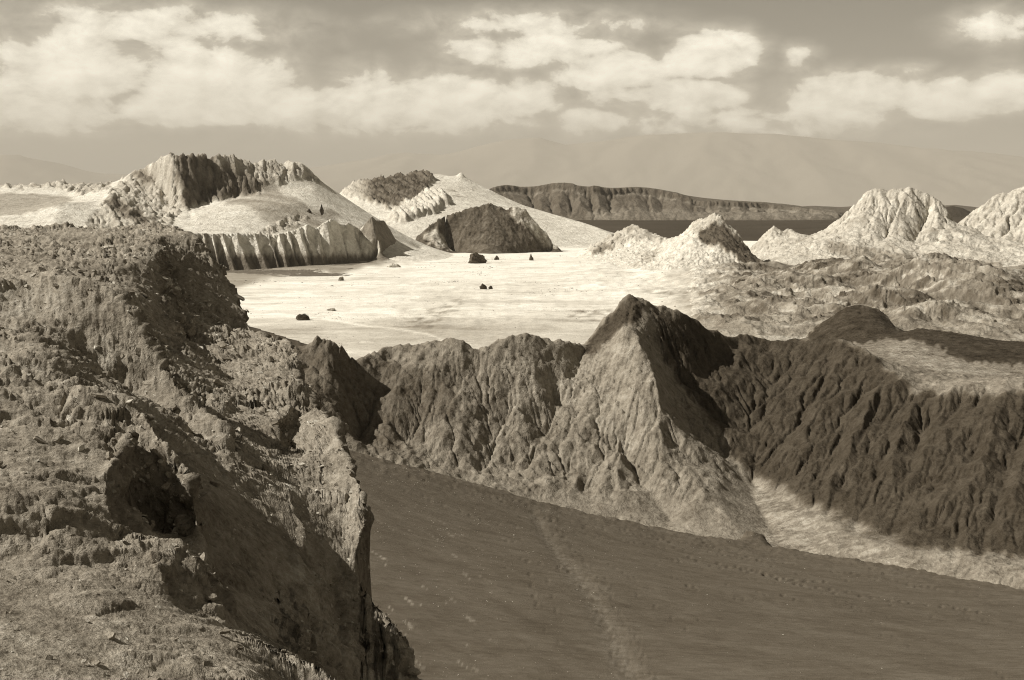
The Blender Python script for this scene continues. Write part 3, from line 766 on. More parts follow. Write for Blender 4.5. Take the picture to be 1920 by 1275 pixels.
# ================================================================== dark mounds behind the badlands rim
p = Patch(1470, 2150, 560, 980, 330, 130)
cr = [(1500, 642, 850), (1515, 627, 855), (1530, 613, 860), (1560, 594, 865), (1588, 577, 870), (1605, 574, 870), (1625, 575, 870), (1645, 580, 868), (1662, 593, 860), (1676, 612, 850), (1690, 622, 840)]
p.line(cr); p.wline(back(cr, 70, -20))
p.line([(1500, 645, 815), (1560, 640, 800), (1620, 636, 790), (1680, 630, 790)])
p.line([(1680, 628, 800), (1720, 617, 800), (1770, 622, 790), (1820, 630, 780), (1870, 640, 770), (2100, 650, 770)])
p.line([(1560, 662, 690), (1640, 655, 690), (1700, 660, 680), (1760, 672, 670), (1830, 690, 650), (1900, 700, 640), (2100, 720, 620)])
p.line([(1720, 648, 730), (1790, 650, 730), (1860, 655, 720), (2000, 660, 720)])
p.border(-10, 'f'); p.wline([(1470, 560, 20), (1700, 560, 18), (2150, 560, 14)]); p.wline([(1470, 560, 20), (1470, 700, 8), (1470, 800, -8)]); p.solve()
gx, gy = p.grad()
p.Z += fbm(p.X / 16, p.Y / 16, 5, 59, .6, True) * 1.1
dk = p.mask([[(1505, 642), (1530, 612), (1588, 572), (1645, 574), (1682, 615), (1720, 612), (1800, 622), (1900, 632), (2100, 640), (2100, 700), (1860, 680), (1800, 675), (1770, 655), (1720, 640), (1660, 636), (1600, 645)]], 6, 14, 1)
lt = p.mask([[(1640, 655), (1700, 640), (1760, 668), (1860, 690), (1900, 705), (1760, 700)]], 6, 12, 3)
p.tone = np.clip(.20 + .05 * fbm(p.X / 8, p.Y / 8, 3, 61) + .08 * lt * (1 - dk) - .155 * dk, .04, .7)
build_patch('dark_hills', p, MAT['rubbly'])

# dark smooth dune edge seen past the outcrop
p = Patch(330, 900, 420, 640, 160, 60)
p.line([(330, 565, 580), (470, 612, 560), (560, 640, 545), (680, 686, 520), (760, 720, 500), (900, 790, 480)])
p.border(0, 'n'); p.border(-14, 'f'); p.solve()
p.tone[:] = .085
build_patch('dark_dune', p, MAT['dune'])

# ================================================================== badlands ridge (middle distance)
p = Patch(440, 2080, 285, 680, 770, 360)
cr = [(440, 660, 415), (540, 655, 415), (575, 652, 412), (588, 643, 410), (600, 637, 410), (612, 644, 410), (625, 650, 410), (632, 655, 410), (640, 660, 410), (652, 676, 412), (662, 690, 415), (680, 676, 420), (700, 660, 425), (718, 651, 430), (742, 652, 430), (770, 652, 430), (800, 642, 430), (828, 637, 430), (850, 641, 428), (868, 646, 425), (886, 656, 425), (902, 660, 426), (925, 641, 430),
      (950, 633, 432), (975, 628, 434), (1010, 632, 436), (1045, 643, 440), (1075, 652, 444), (1096, 656, 450), (1104, 640, 462), (1118, 618, 468), (1132, 601, 472), (1150, 588, 476), (1164, 572, 479), (1177, 558, 480), (1186, 557, 480), (1203, 564, 480), (1222, 574, 481), (1232, 580, 482), (1245, 574, 483), (1256, 580, 484), (1270, 577, 485), (1282, 582, 487), (1300, 596, 490), (1330, 619, 497), (1358, 633, 503),
      (1376, 632, 508), (1392, 627, 512), (1412, 632, 515), (1440, 641, 518), (1475, 641, 520), (1510, 635, 520), (1545, 634, 516), (1580, 640, 508), (1610, 650, 498), (1640, 672, 482), (1665, 692, 466), (1695, 715, 452), (1725, 738, 443), (1765, 735, 440), (1810, 724, 440), (1860, 716, 442), (1950, 712, 445), (2150, 712, 450)]
p.line(cr)
lf = [q for q in cr if q[0] <= 1400]
p.wline(back(lf, 70, -34))
p.wline([(a, d + 130, 16 + 0 * a) for a, b, d in cr if a > 1400])
p.wline([(1500, 570, 26), (1620, 560, 27), (1720, 540, 25), (1900, 540, 24), (2100, 540, 24)])
# central spur: lit on the left, shaded on the right
spur = [(1150, 640, 448), (1166, 614, 442), (1185, 622, 439), (1203, 645, 433), (1222, 685, 424), (1233, 735, 412), (1240, 795, 398), (1248, 830, 391), (1262, 868, 382), (1290, 898, 373), (1330, 932, 362), (1368, 968, 351), (1395, 1005, 341), (1425, 1018, 336)]
p.line(spur)
v1 = [(1215, 622, 462), (1250, 680, 455), (1285, 735, 444), (1320, 790, 431), (1360, 850, 414), (1395, 903, 396), (1415, 940, 381), (1440, 985, 358), (1455, 1015, 342)]
p.line(v1)
# dry stream bed in the gully
p.line([(1410, 905, 400), (1440, 930, 385), (1500, 950, 368), (1570, 990, 344), (1640, 1020, 330), (1750, 1045, 318), (1900, 1070, 308), (2150, 1105, 297)])
p.line([(1450, 985, 356), (1500, 1010, 342), (1580, 1035, 328), (1700, 1062, 314), (1900, 1092, 300), (2150, 1130, 289)])
top = [(1300, 596, 490), (1358, 633, 503), (1440, 641, 518), (1545, 634, 516), (1610, 650, 498), (1665, 692, 466), (1725, 738, 443), (1810, 724, 440), (1950, 712, 445), (2150, 712, 450)]
bas = [(1265, 705, 450), (1320, 785, 432), (1390, 890, 402), (1440, 925, 387), (1500, 942, 374), (1600, 990, 348), (1690, 1010, 338), (1790, 1025, 332), (1930, 1040, 326), (2150, 1050, 322)]
flutes(p, top, bas, 8, 1.6, 1.9, seed=33, jitter=.48, shift=-.10, crest=.1)
# humps standing on the flank
for h in ([(1560, 700, 480), (1500, 790, 440), (1455, 850, 412)], [(1650, 760, 440), (1610, 830, 405), (1560, 890, 380), (1520, 930, 368)], [(1730, 800, 420), (1710, 870, 388), (1690, 940, 360), (1640, 985, 345)], [(1830, 850, 392), (1800, 890, 372), (1770, 930, 358), (1740, 980, 344)],
          [(1480, 745, 462), (1430, 800, 438), (1400, 850, 418)]):
    p.line(h)
# left half: humps, saddles and furrows
p.line([(975, 628, 434), (968, 680, 422), (960, 730, 412), (950, 790, 398), (925, 850, 383), (900, 890, 372)])
p.line([(1092, 664, 446), (1078, 705, 430), (1060, 750, 416.5), (1030, 800, 400), (1000, 850, 386), (985, 890, 375)])
p.line([(1040, 762, 416), (1075, 778, 409), (1102, 800, 400), (1106, 835, 391), (1090, 870, 381), (1060, 910, 369)])
p.line([(1128, 740, 418), (1150, 790, 404), (1160, 835, 393), (1130, 880, 380.5), (1090, 925, 368)])
p.line([(1165, 850, 392), (1190, 890, 379), (1230, 940, 364), (1260, 980, 352)])
p.line([(1110, 920, 368), (1140, 880, 376), (1165, 850, 382)])
p.line([(902, 662, 427), (880, 700, 415), (862, 745, 403), (840, 775, 395.5), (800, 830, 381)])
p.line([(828, 637, 430), (815, 670, 421), (790, 705, 412), (745, 730, 405), (720, 770, 396)])
p.line([(720, 700, 416), (700, 745, 404), (690, 800, 391), (670, 840, 383)])
p.line([(870, 770, 397), (815, 772, 396), (790, 800, 390), (760, 830, 384)])
p.line([(600, 637, 410), (625, 690, 398), (650, 760, 388)])
p.line([(560, 780, 372), (640, 850, 366), (800, 885, 364), (900, 912, 362), (1000, 938, 357), (1100, 965, 350), (1200, 990, 343), (1300, 1008, 338), (1430, 1024, 334)])
p.wline([(440, 340, 12), (900, 335, 6), (1100, 330, 2), (1430, 318, -4), (1600, 306, -6)])
p.border(-12, 'f'); p.border(-10, 'n'); p.solve(60)
px, py = p.pix()
Z0 = p.Z.copy()
rdg = smooth(p.Z, 3, 9)
plat = smooth(p.R, 515, 560) * smooth(px, 1450, 1560)
p.Z = blur(p.Z, 3)
gx, gy = p.grad(blur(p.Z, 4)); sl = np.hypot(gx, gy)
er = gully(p.X, p.Y, p.Z, gx, gy, 24, 1.6, 3, 61, .5)
calm = p.mask([[(1000, 640), (1090, 660), (1160, 610), (1225, 690), (1240, 800), (1180, 850), (1110, 790), (1040, 760), (960, 780), (940, 700)]], 10, 30, 8)
act = rdg * (1 - plat)
p.Z += act * er * smooth(sl, .1, .45) * (1 - .5 * calm)
lumps = fbm(p.X / 16, p.Y / 16, 4, 66, .55)
p.Z += act * (lumps * 2.6 + .9 * fbm((p.X - p.Y * .6) / 7, (p.Y + p.X * .6) / 26, 3, 70, .55, True))
erode(p, .034, 16, act * (1 - .55 * calm) * (.34 + .66 * smooth(px, 1180, 1300)) * (.6 + .8 * smooth(fbm(p.X / 30, p.Y / 30, 3, 68), -.2, .3)), .5, .05, .9, 8.0, 62)
p.Z += act * (fbm(p.X / 6, p.Y / 6, 4, 63, .62, True) * (.35 + .35 * (1 - smooth(px, 1180, 1300))) + saw((p.X * .7 + p.Y * .4 + p.Z * .6) / 3.2 + fbm(p.X / 12, p.Y / 12, 3, 62), 17) * (.35 + .6 * (1 - smooth(px, 1180, 1300))) + fbm(p.X / 1.8, p.Y / 1.8, 3, 64) * .22)
# jagged teeth on the left crest and rubble on the peak
teeth = p.mask([[(570, 662), (600, 630), (660, 670), (668, 695), (640, 670), (600, 650)]], 3, 8, 1)
p.Z += teeth * np.maximum(fbm(p.X / 3.2, p.Y / 30, 3, 65, .6, True), -.2) * 2.6
px, py = p.pix()
vr = fbm(p.X / 7, p.Y / 7, 5, 67)
tn = .225 + .06 * vr
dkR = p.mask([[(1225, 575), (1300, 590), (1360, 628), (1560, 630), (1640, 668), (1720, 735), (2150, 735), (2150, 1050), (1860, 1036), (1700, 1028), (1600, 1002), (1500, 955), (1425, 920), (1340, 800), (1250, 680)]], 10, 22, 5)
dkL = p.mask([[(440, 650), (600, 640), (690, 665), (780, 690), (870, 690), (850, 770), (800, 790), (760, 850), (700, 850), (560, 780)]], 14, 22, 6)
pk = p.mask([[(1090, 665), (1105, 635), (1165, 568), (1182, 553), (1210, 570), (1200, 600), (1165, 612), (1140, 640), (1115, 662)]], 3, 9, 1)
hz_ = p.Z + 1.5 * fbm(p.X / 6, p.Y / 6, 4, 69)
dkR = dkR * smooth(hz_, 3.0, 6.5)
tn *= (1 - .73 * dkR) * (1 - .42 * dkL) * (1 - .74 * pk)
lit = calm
tn *= 1 + .25 * lit  # sunlit face of the central spur painted lighter
fl = p.mask([[(1380, 870), (1440, 890), (1500, 890), (1590, 915), (1640, 930), (1720, 940), (1800, 950), (2000, 950), (2000, 1120), (1600, 1060), (1440, 1030), (1430, 990)]], 9, 18, 4) * (1 - smooth(hz_, 3.2, 6.5))
crk = smooth(fbm(p.X / 10, p.Y / 4, 4, 73, .6, True), .35, .6)
tn = tn * (1 - fl) + fl * (.30 - .10 * crk + .06 * vr)
pl = plat * (.20 + .12 * smooth(fbm(p.X / 18, p.Y / 25, 4, 75), -.05, .35))
tn = tn * (1 - plat) + pl
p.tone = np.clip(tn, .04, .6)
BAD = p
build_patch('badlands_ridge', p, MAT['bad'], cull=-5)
print('badlands', round(time.time() - T0, 1))

# ================================================================== sand slope in front
p = Patch(400, 2080, 70, 345, 520, 280)
br = [(200, 790, 292), (500, 820, 297), (650, 850, 300), (780, 882, 304), (900, 910, 308), (1100, 960, 315), (1300, 1000, 322), (1430, 1020, 325), (1600, 1047, 320), (1860, 1087, 308), (2150, 1130, 300)]
p.line(br); p.wline([(a, d + 22, float(place(a, b, d)[2]) - 9) for a, b, d in br])
p.line([(200, 1000, 225), (500, 1020, 220), (690, 1050, 212), (1000, 1085, 215), (1300, 1110, 225), (1600, 1135, 238), (1900, 1165, 248), (2150, 1190, 250)])
p.line([(200, 1275, 165), (700, 1275, 165), (1000, 1275, 167), (1300, 1275, 172), (1600, 1275, 180), (1900, 1275, 190), (2150, 1275, 195)])
p.wline([(200, 60, 40), (900, 60, 36), (1500, 60, 32), (2150, 60, 26)])
p.solve(60)
ed = p.mask([[(a, b + 14) for a, b, d in br] + [(2150, 1400), (200, 1400)]], 0.1, 14, 0)
p.Z = blur(p.Z, 3)
px, py = p.pix()
p.Z += fbm(p.X / 30, p.Y / 30, 3, 81) * .35 + fbm((p.X * .72 + p.Y * .7) / 2.2, (p.Y * .72 - p.X * .7) / 14, 4, 83) * .09
# footprints in lines across the sand, and a trodden path
def hyp(a, b): return np.hypot(a, b)
tone = .112 + .016 * fbm(p.X / 14, p.Y / 14, 4, 85)
path = np.array([(1000, 960), (1020, 1000), (1050, 1045), (1090, 1090), (1120, 1140), (1140, 1180), (1160, 1220), (1185, 1280)], float)
dm = np.full(px.shape, 1e9)
for a, b in zip(path[:-1], path[1:]):
    ab = b - a; t = np.clip(((px - a[0]) * ab[0] + (py - a[1]) * ab[1]) / (ab @ ab), 0, 1)
    dm = np.minimum(dm, np.hypot(px - a[0] - t * ab[0], py - a[1] - t * ab[1]))
wd_ = 8 + (py - 960) * .06
pth = np.exp(-(dm / wd_) ** 2)
p.Z -= pth * .28; p.Z += pth * fbm(p.X / .7, p.Y / .7, 3, 87) * .22
tone *= 1 + .45 * pth * smooth(fbm(p.X / 1.2, p.Y / 1.2, 3, 89), -.3, .3)
sd = np.exp(-((dm - 22 - (py - 960) * .05) / 12) ** 2) * (px > np.interp(py, path[:, 1], path[:, 0]))
p.Z += sd * fbm(p.X / .9, p.Y / .9, 3, 91) * .35
wht = smooth(fbm((p.X * .8 + p.Y * .6) / 1.6, (p.Y * .8 - p.X * .6) / 9, 3, 93), .34, .5) * (1 - smooth(px, 760, 1020)) * smooth(py, 960, 1010)
tone *= 1 + 1.6 * wht
tone *= 1 + .22 * fbm((p.X * .8 + p.Y * .6) / 5, (p.Y * .8 - p.X * .6) / 40, 5, 94, .6)
edge_dark = np.exp(-np.clip(py - np.interp(px, [a for a, b, c in br], [b for a, b, c in br]), 0, 200) / 22.)
p.Z += edge_dark * (fbm(p.X / 2.0, p.Y / 2.0, 4, 95) * .7 + fbm(p.X / 9, p.Y / 9, 3, 96) * .8)
p.tone = np.clip(tone, .04, .5)
# footprints trodden in lines
rf = np.random.default_rng(77)
def trail(A, B, step, bow=0., w=1.0):
    n = int(math.hypot(B[0] - A[0], B[1] - A[1]) / step)
    for i in range(n):
        t = (i + rf.uniform(-.3, .3)) / n
        a = A[0] + (B[0] - A[0]) * t + rf.normal(0, 2); b = A[1] + (B[1] - A[1]) * t + bow * math.sin(math.pi * t) + rf.normal(0, 1.5)
        q = np.hypot((px - a) / (5.2 * w), (py - b) / (2.6 * w))
        k = q < 2.2
        p.Z[k] += -.40 * w * np.exp(-q[k] ** 2) + .10 * w * np.exp(-((q[k] - 1.5) / .4) ** 2)
for A, B, st, bw in [((1590, 1130), (1720, 1230), 13, 0), ((1490, 1090), (1600, 1140), 14, 0), ((1140, 1060), (1230, 1120), 16, 3), ((1200, 1120), (1310, 1200), 17, -4), ((1270, 1140), (1380, 1200), 20, 0),
                     ((1290, 1045), (1860, 1150), 13, 8), ((1380, 1060), (1560, 1090), 10, 3), ((1400, 1085), (1800, 1140), 15, 5), ((990, 1060), (1010, 1150), 14, 0), ((1025, 1080), (1050, 1170), 15, 0), ((960, 1010), (1000, 1060), 12, 0),
                     ((1080, 1000), (1500, 1060), 12, 4), ((700, 880), (1000, 950), 11, 4), ((980, 965), (1420, 1040), 10, 3), ((1100, 1085), (1180, 1180), 17, 0), ((1230, 1060), (1340, 1120), 16, 0), ((1010, 1165), (1070, 1230), 18, 0), ((1560, 1070), (1850, 1120), 11, 3), ((760, 920), (960, 985), 14, 6)]:
    trail(A, B, st * rf.uniform(1.1, 2.0), bw + rf.normal(0, 5), rf.uniform(.5, .85))
for i in range(45):
    a = rf.uniform(900, 1900); b = np.interp(a, [q[0] for q in br], [q[1] for q in br]) + abs(rf.normal(0, 70)) + 8
    trail((a, b), (a + rf.uniform(14, 40), b + rf.uniform(4, 12)), 13, 0, rf.uniform(.5, .8))
SAND = p
build_patch('sand_slope', p, MAT['dune'])
print('sand', round(time.time() - T0, 1))

# ================================================================== rock outcrop, near left
p = Patch(-160, 880, 14, 180, 520, 900)
S = [(340, 432, 124), (362, 442, 122), (378, 454, 121), (392, 470, 120), (415, 510, 118), (428, 535, 116), (440, 560, 114), (460, 600, 110), (478, 632, 106), (520, 641, 99), (546, 648, 94), (557, 660, 91), (560, 720, 81), (575, 745, 76.5), (600, 770, 71.5), (628, 800, 64), (640, 832, 60), (655, 870, 56), (680, 920, 52.5), (689, 952, 50.5), (686, 985, 49.3), (672, 1030, 47.6), (660, 1062, 46.6),
     (680, 1100, 46), (710, 1140, 45), (740, 1163, 44.4), (764, 1190, 44), (772, 1230, 43), (790, 1290, 41), (830, 1400, 38), (860, 1600, 32)]
SK = [(-260, 440, 146), (55, 431, 146), (130, 425, 146), (200, 432, 144), (290, 428, 138), (318, 428, 130), (340, 432, 124)]
p.line(SK); p.line(S)
p.wline([(a, d + 9, float(place(a, b, d)[2]) - 8) for a, b, d in SK])
p.wline([(a, d + 30, 35) for a, b, d in SK])
p.wline([(a + 12, d + 1.5, float(place(a, b, d)[2]) - 9) for a, b, d in S])
p.wline([(a + 34, d + 3, float(place(a, b, d)[2]) - 26) for a, b, d in S])
p.wline([(a + 70, d + 6, 40) for a, b, d in S])
# knoll: steps and shaded wall
p.line([(300, 446, 116), (240, 474, 108), (175, 508, 98)]); p.line([(312, 464, 112), (255, 493, 104.5), (190, 522, 95.5)])
p.line([(-200, 458, 122), (50, 452, 122), (150, 446, 124)]); p.line([(-200, 476, 114), (50, 470, 115), (150, 462, 117)])
p.line([(378, 454, 121), (348, 478, 115), (324, 508, 111), (318, 535, 109.5), (332, 562, 109), (350, 586, 108.5)])
p.line([(352, 593, 106), (400, 613, 106.5), (440, 626, 106.5), (476, 634, 105.5)])
p.line([(100, 505, 88), (230, 545, 84), (320, 600, 95)])
# second block: crest and overhanging scarp
p.line([(-260, 515, 66), (55, 535, 66), (130, 524, 65), (200, 542, 64), (240, 575, 62.5), (262, 610, 61.5), (280, 650, 60.5), (305, 690, 59), (345, 735, 57), (395, 780, 54.5), (425, 815, 53), (434, 838, 52.5)])
p.line([(-260, 600, 62.5), (50, 600, 62.5), (100, 612, 61.5), (140, 650, 60.2), (178, 712, 59), (230, 735, 58.6), (272, 743, 58), (330, 800, 54.8), (405, 850, 51.6)])
p.wline([(-100, 76, 93.6), (100, 76, 93.2), (220, 72, 91.2), (300, 67, 89.2), (380, 61, 88.2)])
# terrace to the right
p.line([(352, 650, 96), (420, 700, 83), (470, 760, 71), (500, 800, 64.3)])
p.line([(546, 648, 94), (556, 715, 81), (545, 760, 72), (512, 812, 63), (505, 840, 60)])
p.line([(562, 790, 70.5), (530, 845, 63.5), (560, 860, 63)])
p.line([(440, 842, 54.5), (500, 880, 54), (560, 900, 54), (620, 910, 54.5)])
# third terrace and its brink
p.line([(-200, 650, 54), (60, 645, 54), (110, 680, 52.5)])
p.line([(-260, 760, 44), (55, 748, 45), (120, 738, 46), (180, 738, 46), (230, 745, 46), (262, 765, 45), (285, 800, 43), (310, 840, 41.5), (345, 880, 40.5), (362, 905, 40)])
p.line([(-200, 800, 42.6), (60, 800, 42.8), (150, 815, 42.4)])
p.line([(-200, 860, 38), (60, 850, 39), (140, 860, 39.5), (190, 850, 40.5)])
p.line([(252, 800, 42.3), (222, 845, 39.8), (204, 885, 38), (199, 930, 36.2), (208, 985, 34.2), (218, 1018, 33)])
p.line([(-100, 950, 33), (100, 930, 34), (150, 980, 33)])
# niche
p.line([(218, 1018, 33), (270, 1012, 33), (340, 1018, 33), (362, 1045, 32.5), (388, 1082, 32), (402, 1112, 31.5)])
p.line([(218, 905, 40.6), (222, 960, 40.2), (250, 1000, 40.6), (320, 1005, 40.2), (360, 1010, 39.6)])
p.line([(236, 1045, 36.5), (300, 1050, 36.3), (350, 1060, 36)])
p.line([(240, 830, 42.6), (275, 835, 42.2), (310, 870, 41.2), (340, 905, 40.6)])
# smooth wall right of the niche
p.line([(380, 930, 43), (430, 905, 47), (500, 890, 51.5)])
p.line([(545, 930, 49.6), (556, 1000, 46.4), (558, 1100, 42.6), (578, 1200, 40), (600, 1280, 38)])
p.line([(400, 1010, 40.4), (480, 1000, 43.8), (530, 1010, 45.2)]); p.line([(410, 1100, 37.5), (460, 1120, 38.8), (520, 1130, 40.6)])
p.line([(420, 1140, 35), (470, 1180, 35), (540, 1235, 34.5), (600, 1280, 34)])
p.line([(600, 1000, 48), (630, 1080, 45.6), (650, 1150, 44), (680, 1230, 42)])
# lowest ledges
p.line([(-200, 1050, 30.5), (60, 1050, 30.8), (200, 1060, 31), (310, 1075, 31)])
p.line([(-260, 1120, 26), (60, 1105, 28), (200, 1115, 28), (300, 1140, 28), (370, 1165, 28), (430, 1190, 28), (490, 1208, 28), (540, 1222, 28), (600, 1252, 27.6), (650, 1290, 27), (720, 1400, 25)])
p.line([(330, 1135, 30.2), (400, 1172, 30.2), (450, 1200, 30.4), (520, 1235, 30.6)])
p.line([(-200, 1250, 21), (60, 1250, 22), (250, 1240, 23.5), (400, 1270, 23.5), (560, 1330, 22)])
p.border(92.6, 'n'); p.z[0, -170:] = 60
p.border(15, 'r'); p.border(15, 'f')
p.solve(70)
# redistribute rows evenly along each profile so that walls get as many points as ledges
zz = blur(p.Z, 1) * .6 + p.Z * .4
slz = np.hypot(np.diff(p.R, axis=0), np.diff(zz, axis=0)) / p.R[:-1]
vis = slz * np.where(zz[1:] > 62, 1.0, .12)
vis = blur(blur(vis, 6), 4)
cum = np.concatenate([np.zeros((1, p.na)), np.cumsum(vis, 0)]); cum /= cum[-1:]
NR = 560
tq = np.linspace(0, 1, NR)
R2 = np.stack([np.interp(tq, cum[:, i], p.R[:, i]) for i in range(p.na)], 1)
Z2 = np.stack([np.interp(R2[:, i], p.R[:, i], zz[:, i]) for i in range(p.na)], 1)
U = np.linspace(p.u0, p.u1, p.na)[None]
p.nr = NR; p.R = R2; p.X = R2 * np.sin(U); p.Y = R2 * np.cos(U); p.Z = Z2
nrm = normals3(p.X, p.Y, p.Z)
steep = smooth(1 - nrm[..., 2], .22, .55)
X0, Y0, Zb = p.X.copy(), p.Y.copy(), p.Z.copy()
# bedding: thin beds dipping to the right, weathered into flakes
bx = X0 * .50 + Y0 * -.10 + Zb * .86
al = X0 * .80 + Y0 * .45 - Zb * .40
ac = Y0 * .9 - X0 * .42
wrp = fbm(X0 / 2.4, Y0 / 2.4 + Zb / 2, 4, 99)
bed = 1.6 * saw(bx / .42 + 1.3 * wrp + .5 * fbm(al / 1.3, ac / 1.3, 3, 101), 23) - .5
bed2 = 2.0 * saw(bx / 1.7 + .8 * wrp + .4 * fbm(al / 4, ac / 4, 3, 103), 29) - .6
lump = fbm(X0 / 6, Y0 / 6 + Zb / 5, 4, 107)
clod = fbm(X0 / 1.7, Y0 / 1.7 + Zb / 1.5, 5, 108, .6, True)
fine = fbm(X0 / .5 + Zb * .9, Y0 / .5 - Zb * .7, 4, 109, .6)
rough = smooth(fbm(X0 / 7, Y0 / 7, 3, 98), -.25, .25)
bv, bj = blocks(bx / .55, al / 1.3, ac / 1.1, 201); bv2, bj2 = blocks(bx / 1.5, al / 3.4, ac / 2.8, 207)
blk = (bv - .5) * .42 + (bv2 - .5) * .9 - .16 * (1 - smooth(bj, .0, .14)) - .22 * (1 - smooth(bj2, 0, .10))
dsp = steep * (bed * .16 + bed2 * .24 + lump * .45 + clod * .12 + blk * .85) + (1 - steep) * (lump * .40 + clod * (.15 + .22 * rough) + bed2 * .15 * rough + blk * .42 * rough + fine * .07) + fine * .07
wallm = p.mask([[(370, 940), (530, 940), (548, 1000), (548, 1160), (480, 1170), (410, 1110), (385, 1060), (360, 1010)]], 12, 30, 5)
dsp = dsp * (1 - .55 * wallm) + wallm * fbm(bx / 1.2, al / 2.5, 3, 113, .5, True) * .16
dsp *= np.clip(p.R / 45., .5, 1.6) * (1 - (1 - smooth(nrm[..., 2], .16, .45)) * smooth(p.pix()[1], 960, 1040))
p.X += nrm[..., 0] * dsp; p.Y += nrm[..., 1] * dsp; p.Z += nrm[..., 2] * dsp * .9
vr = fbm(X0 / 3, Y0 / 3, 4, 111)
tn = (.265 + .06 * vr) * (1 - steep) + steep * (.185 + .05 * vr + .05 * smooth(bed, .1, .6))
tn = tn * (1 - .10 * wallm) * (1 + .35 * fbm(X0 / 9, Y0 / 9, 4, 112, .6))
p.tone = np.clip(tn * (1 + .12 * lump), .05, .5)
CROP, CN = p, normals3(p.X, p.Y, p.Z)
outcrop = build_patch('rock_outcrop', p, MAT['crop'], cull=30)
print('outcrop', round(time.time() - T0, 1))

# ------------------------------------------------------------------ stones
def slab_mesh(rg):
    """irregular thin plate of shale, unit size"""
    n = 6; a = np.sort(rg.uniform(0, 2 * math.pi, n)) + np.linspace(0, 2 * math.pi, n, endpoint=False); a /= 2
    r = rg.uniform(.6, 1.1, n); el_ = rg.uniform(1.0, 1.9)
    t = rg.uniform(.12, .26)
    ang = np.linspace(0, 2 * math.pi, n, endpoint=False) + rg.uniform(-.3, .3, n)
    b = np.stack([np.cos(ang) * r * el_, np.sin(ang) * r, np.full(n, -t)], 1)
    c = b * np.array([.86, .86, 1]) + np.array([0, 0, 2 * t]) + rg.uniform(-.06, .06, (n, 3))
    V = np.concatenate([b, c]) * .5
    F = [[0, i, i + 1] for i in range(1, n - 1)]; F = [[q[0], q[2], q[1]] for q in F]
    F += [[n, n + i, n + i + 1] for i in range(1, n - 1)]
    for i in range(n):
        j = (i + 1) % n; F += [[i, j, n + j], [i, n + j, n + i]]
    return V, np.array(F)
def pebble_mesh(rg):
    V = np.array([(1, 0, 0), (-1, 0, 0), (0, 1, 0), (0, -1, 0), (0, 0, 1), (0, 0, -1), (.6, .6, .5), (-.6, .6, .4), (-.6, -.6, .5), (.6, -.6, .4)], float) * .5
    V = V * np.array([1, rg.uniform(.6, 1), rg.uniform(.5, .8)]) + rg.uniform(-.07, .07, V.shape)
    F = [(0, 6, 9), (9, 6, 4), (6, 2, 7), (6, 7, 4), (7, 1, 8), (7, 8, 4), (8, 3, 9), (8, 9, 4), (0, 2, 6), (2, 1, 7), (1, 3, 8), (3, 0, 9), (5, 2, 0), (5, 1, 2), (5, 3, 1), (5, 0, 3)]
    return V, np.array(F)
def frames(n, rg, twist=None):
    """rotation matrices with z axis n and random turn"""
    a = np.cross(n, np.array([.3, .2, .93])); bad = np.linalg.norm(a, axis=1) < .05; a[bad] = (1, 0, 0)
    a /= np.linalg.norm(a, axis=1)[:, None]; b = np.cross(n, a)
    t = rg.uniform(0, 2 * math.pi, len(n)) if twist is None else twist + rg.normal(0, .35, len(n))
    c, s_ = np.cos(t)[:, None], np.sin(t)[:, None]
    return np.stack([a * c + b * s_, b * c - a * s_, n], -1)
def scatter_mesh(name, pos, nor, size, maker, mat, tone, rg, parent=None, label=None, cat=None, sink=.15):
    Vs, Fs, Ts = [], [], []; off = 0
    kinds = [maker(rg) for _ in range(8)]; R = frames(nor, rg); k = rg.integers(0, 8, len(pos))
    for i, (v, f) in enumerate(kinds):
        q = np.where(k == i)[0]
        if not len(q): continue
        W = np.einsum('nij,mj->nmi', R[q], v) * size[q][:, None, None] + (pos[q] - nor[q] * size[q][:, None] * sink)[:, None]
        Vs.append(W.reshape(-1, 3)); Fs.append((f[None] + (np.arange(len(q)) * len(v))[:, None, None]).reshape(-1, 3) + off); off += len(q) * len(v)
        Ts.append(np.repeat(tone[q], len(v)))
    o = mesh_from(name, np.concatenate(Vs), np.concatenate(Fs), mat, parent, False, {'tone': np.concatenate(Ts)})
    o['kind'] = 'stuff'
    if label: o['label'] = label; o['category'] = cat
    return o
rg = np.random.default_rng(21)
px, py = CROP.pix()
vw = np.stack([-CROP.X, -CROP.Y, ZC - CROP.Z], -1); vw /= np.linalg.norm(vw, axis=-1, keepdims=True)
face = (CN * vw).sum(-1)
infr = (px > -40) & (px < 800) & (py > 400) & (py < 1300) & (CROP.Z > 70) & (face > .05)
st2 = steep * (1 - .85 * wallm)
P = np.stack([CROP.X, CROP.Y, CROP.Z], -1)
beddir = np.array([.42, -.25, .87])
# shale flakes: the largest as single pieces, the rest as one mass
wgt = np.where(infr, smooth(st2, .35, .9) * smooth(fbm(X0 / 2.5, Y0 / 2.5 + Zb / 2, 3, 121), -.25, .3) + .02 * (1 - wallm), 0).ravel()
area = (CROP.R * CROP.R).ravel()
pr = wgt * area; pr /= pr.sum()
idx = rg.choice(pr.size, 14000, replace=True, p=pr)
nn_ = CN.reshape(-1, 3)[idx] * .45 + beddir * .7 + rg.normal(0, .28, (len(idx), 3)); nn_ /= np.linalg.norm(nn_, axis=1)[:, None]
pos = P.reshape(-1, 3)[idx] + rg.normal(0, .05, (len(idx), 3))
rr = CROP.R.reshape(-1)[idx]
size = np.clip(rg.lognormal(-1.55, .45, len(idx)), .08, .65) * np.clip(rr / 60, .6, 1.3)
tone = np.clip(CROP.tone.ravel()[idx] * rg.uniform(.8, 2.3, len(idx)), .08, .55)
order = np.argsort(-size / rr)
big, rest = order[:300], order[300:]
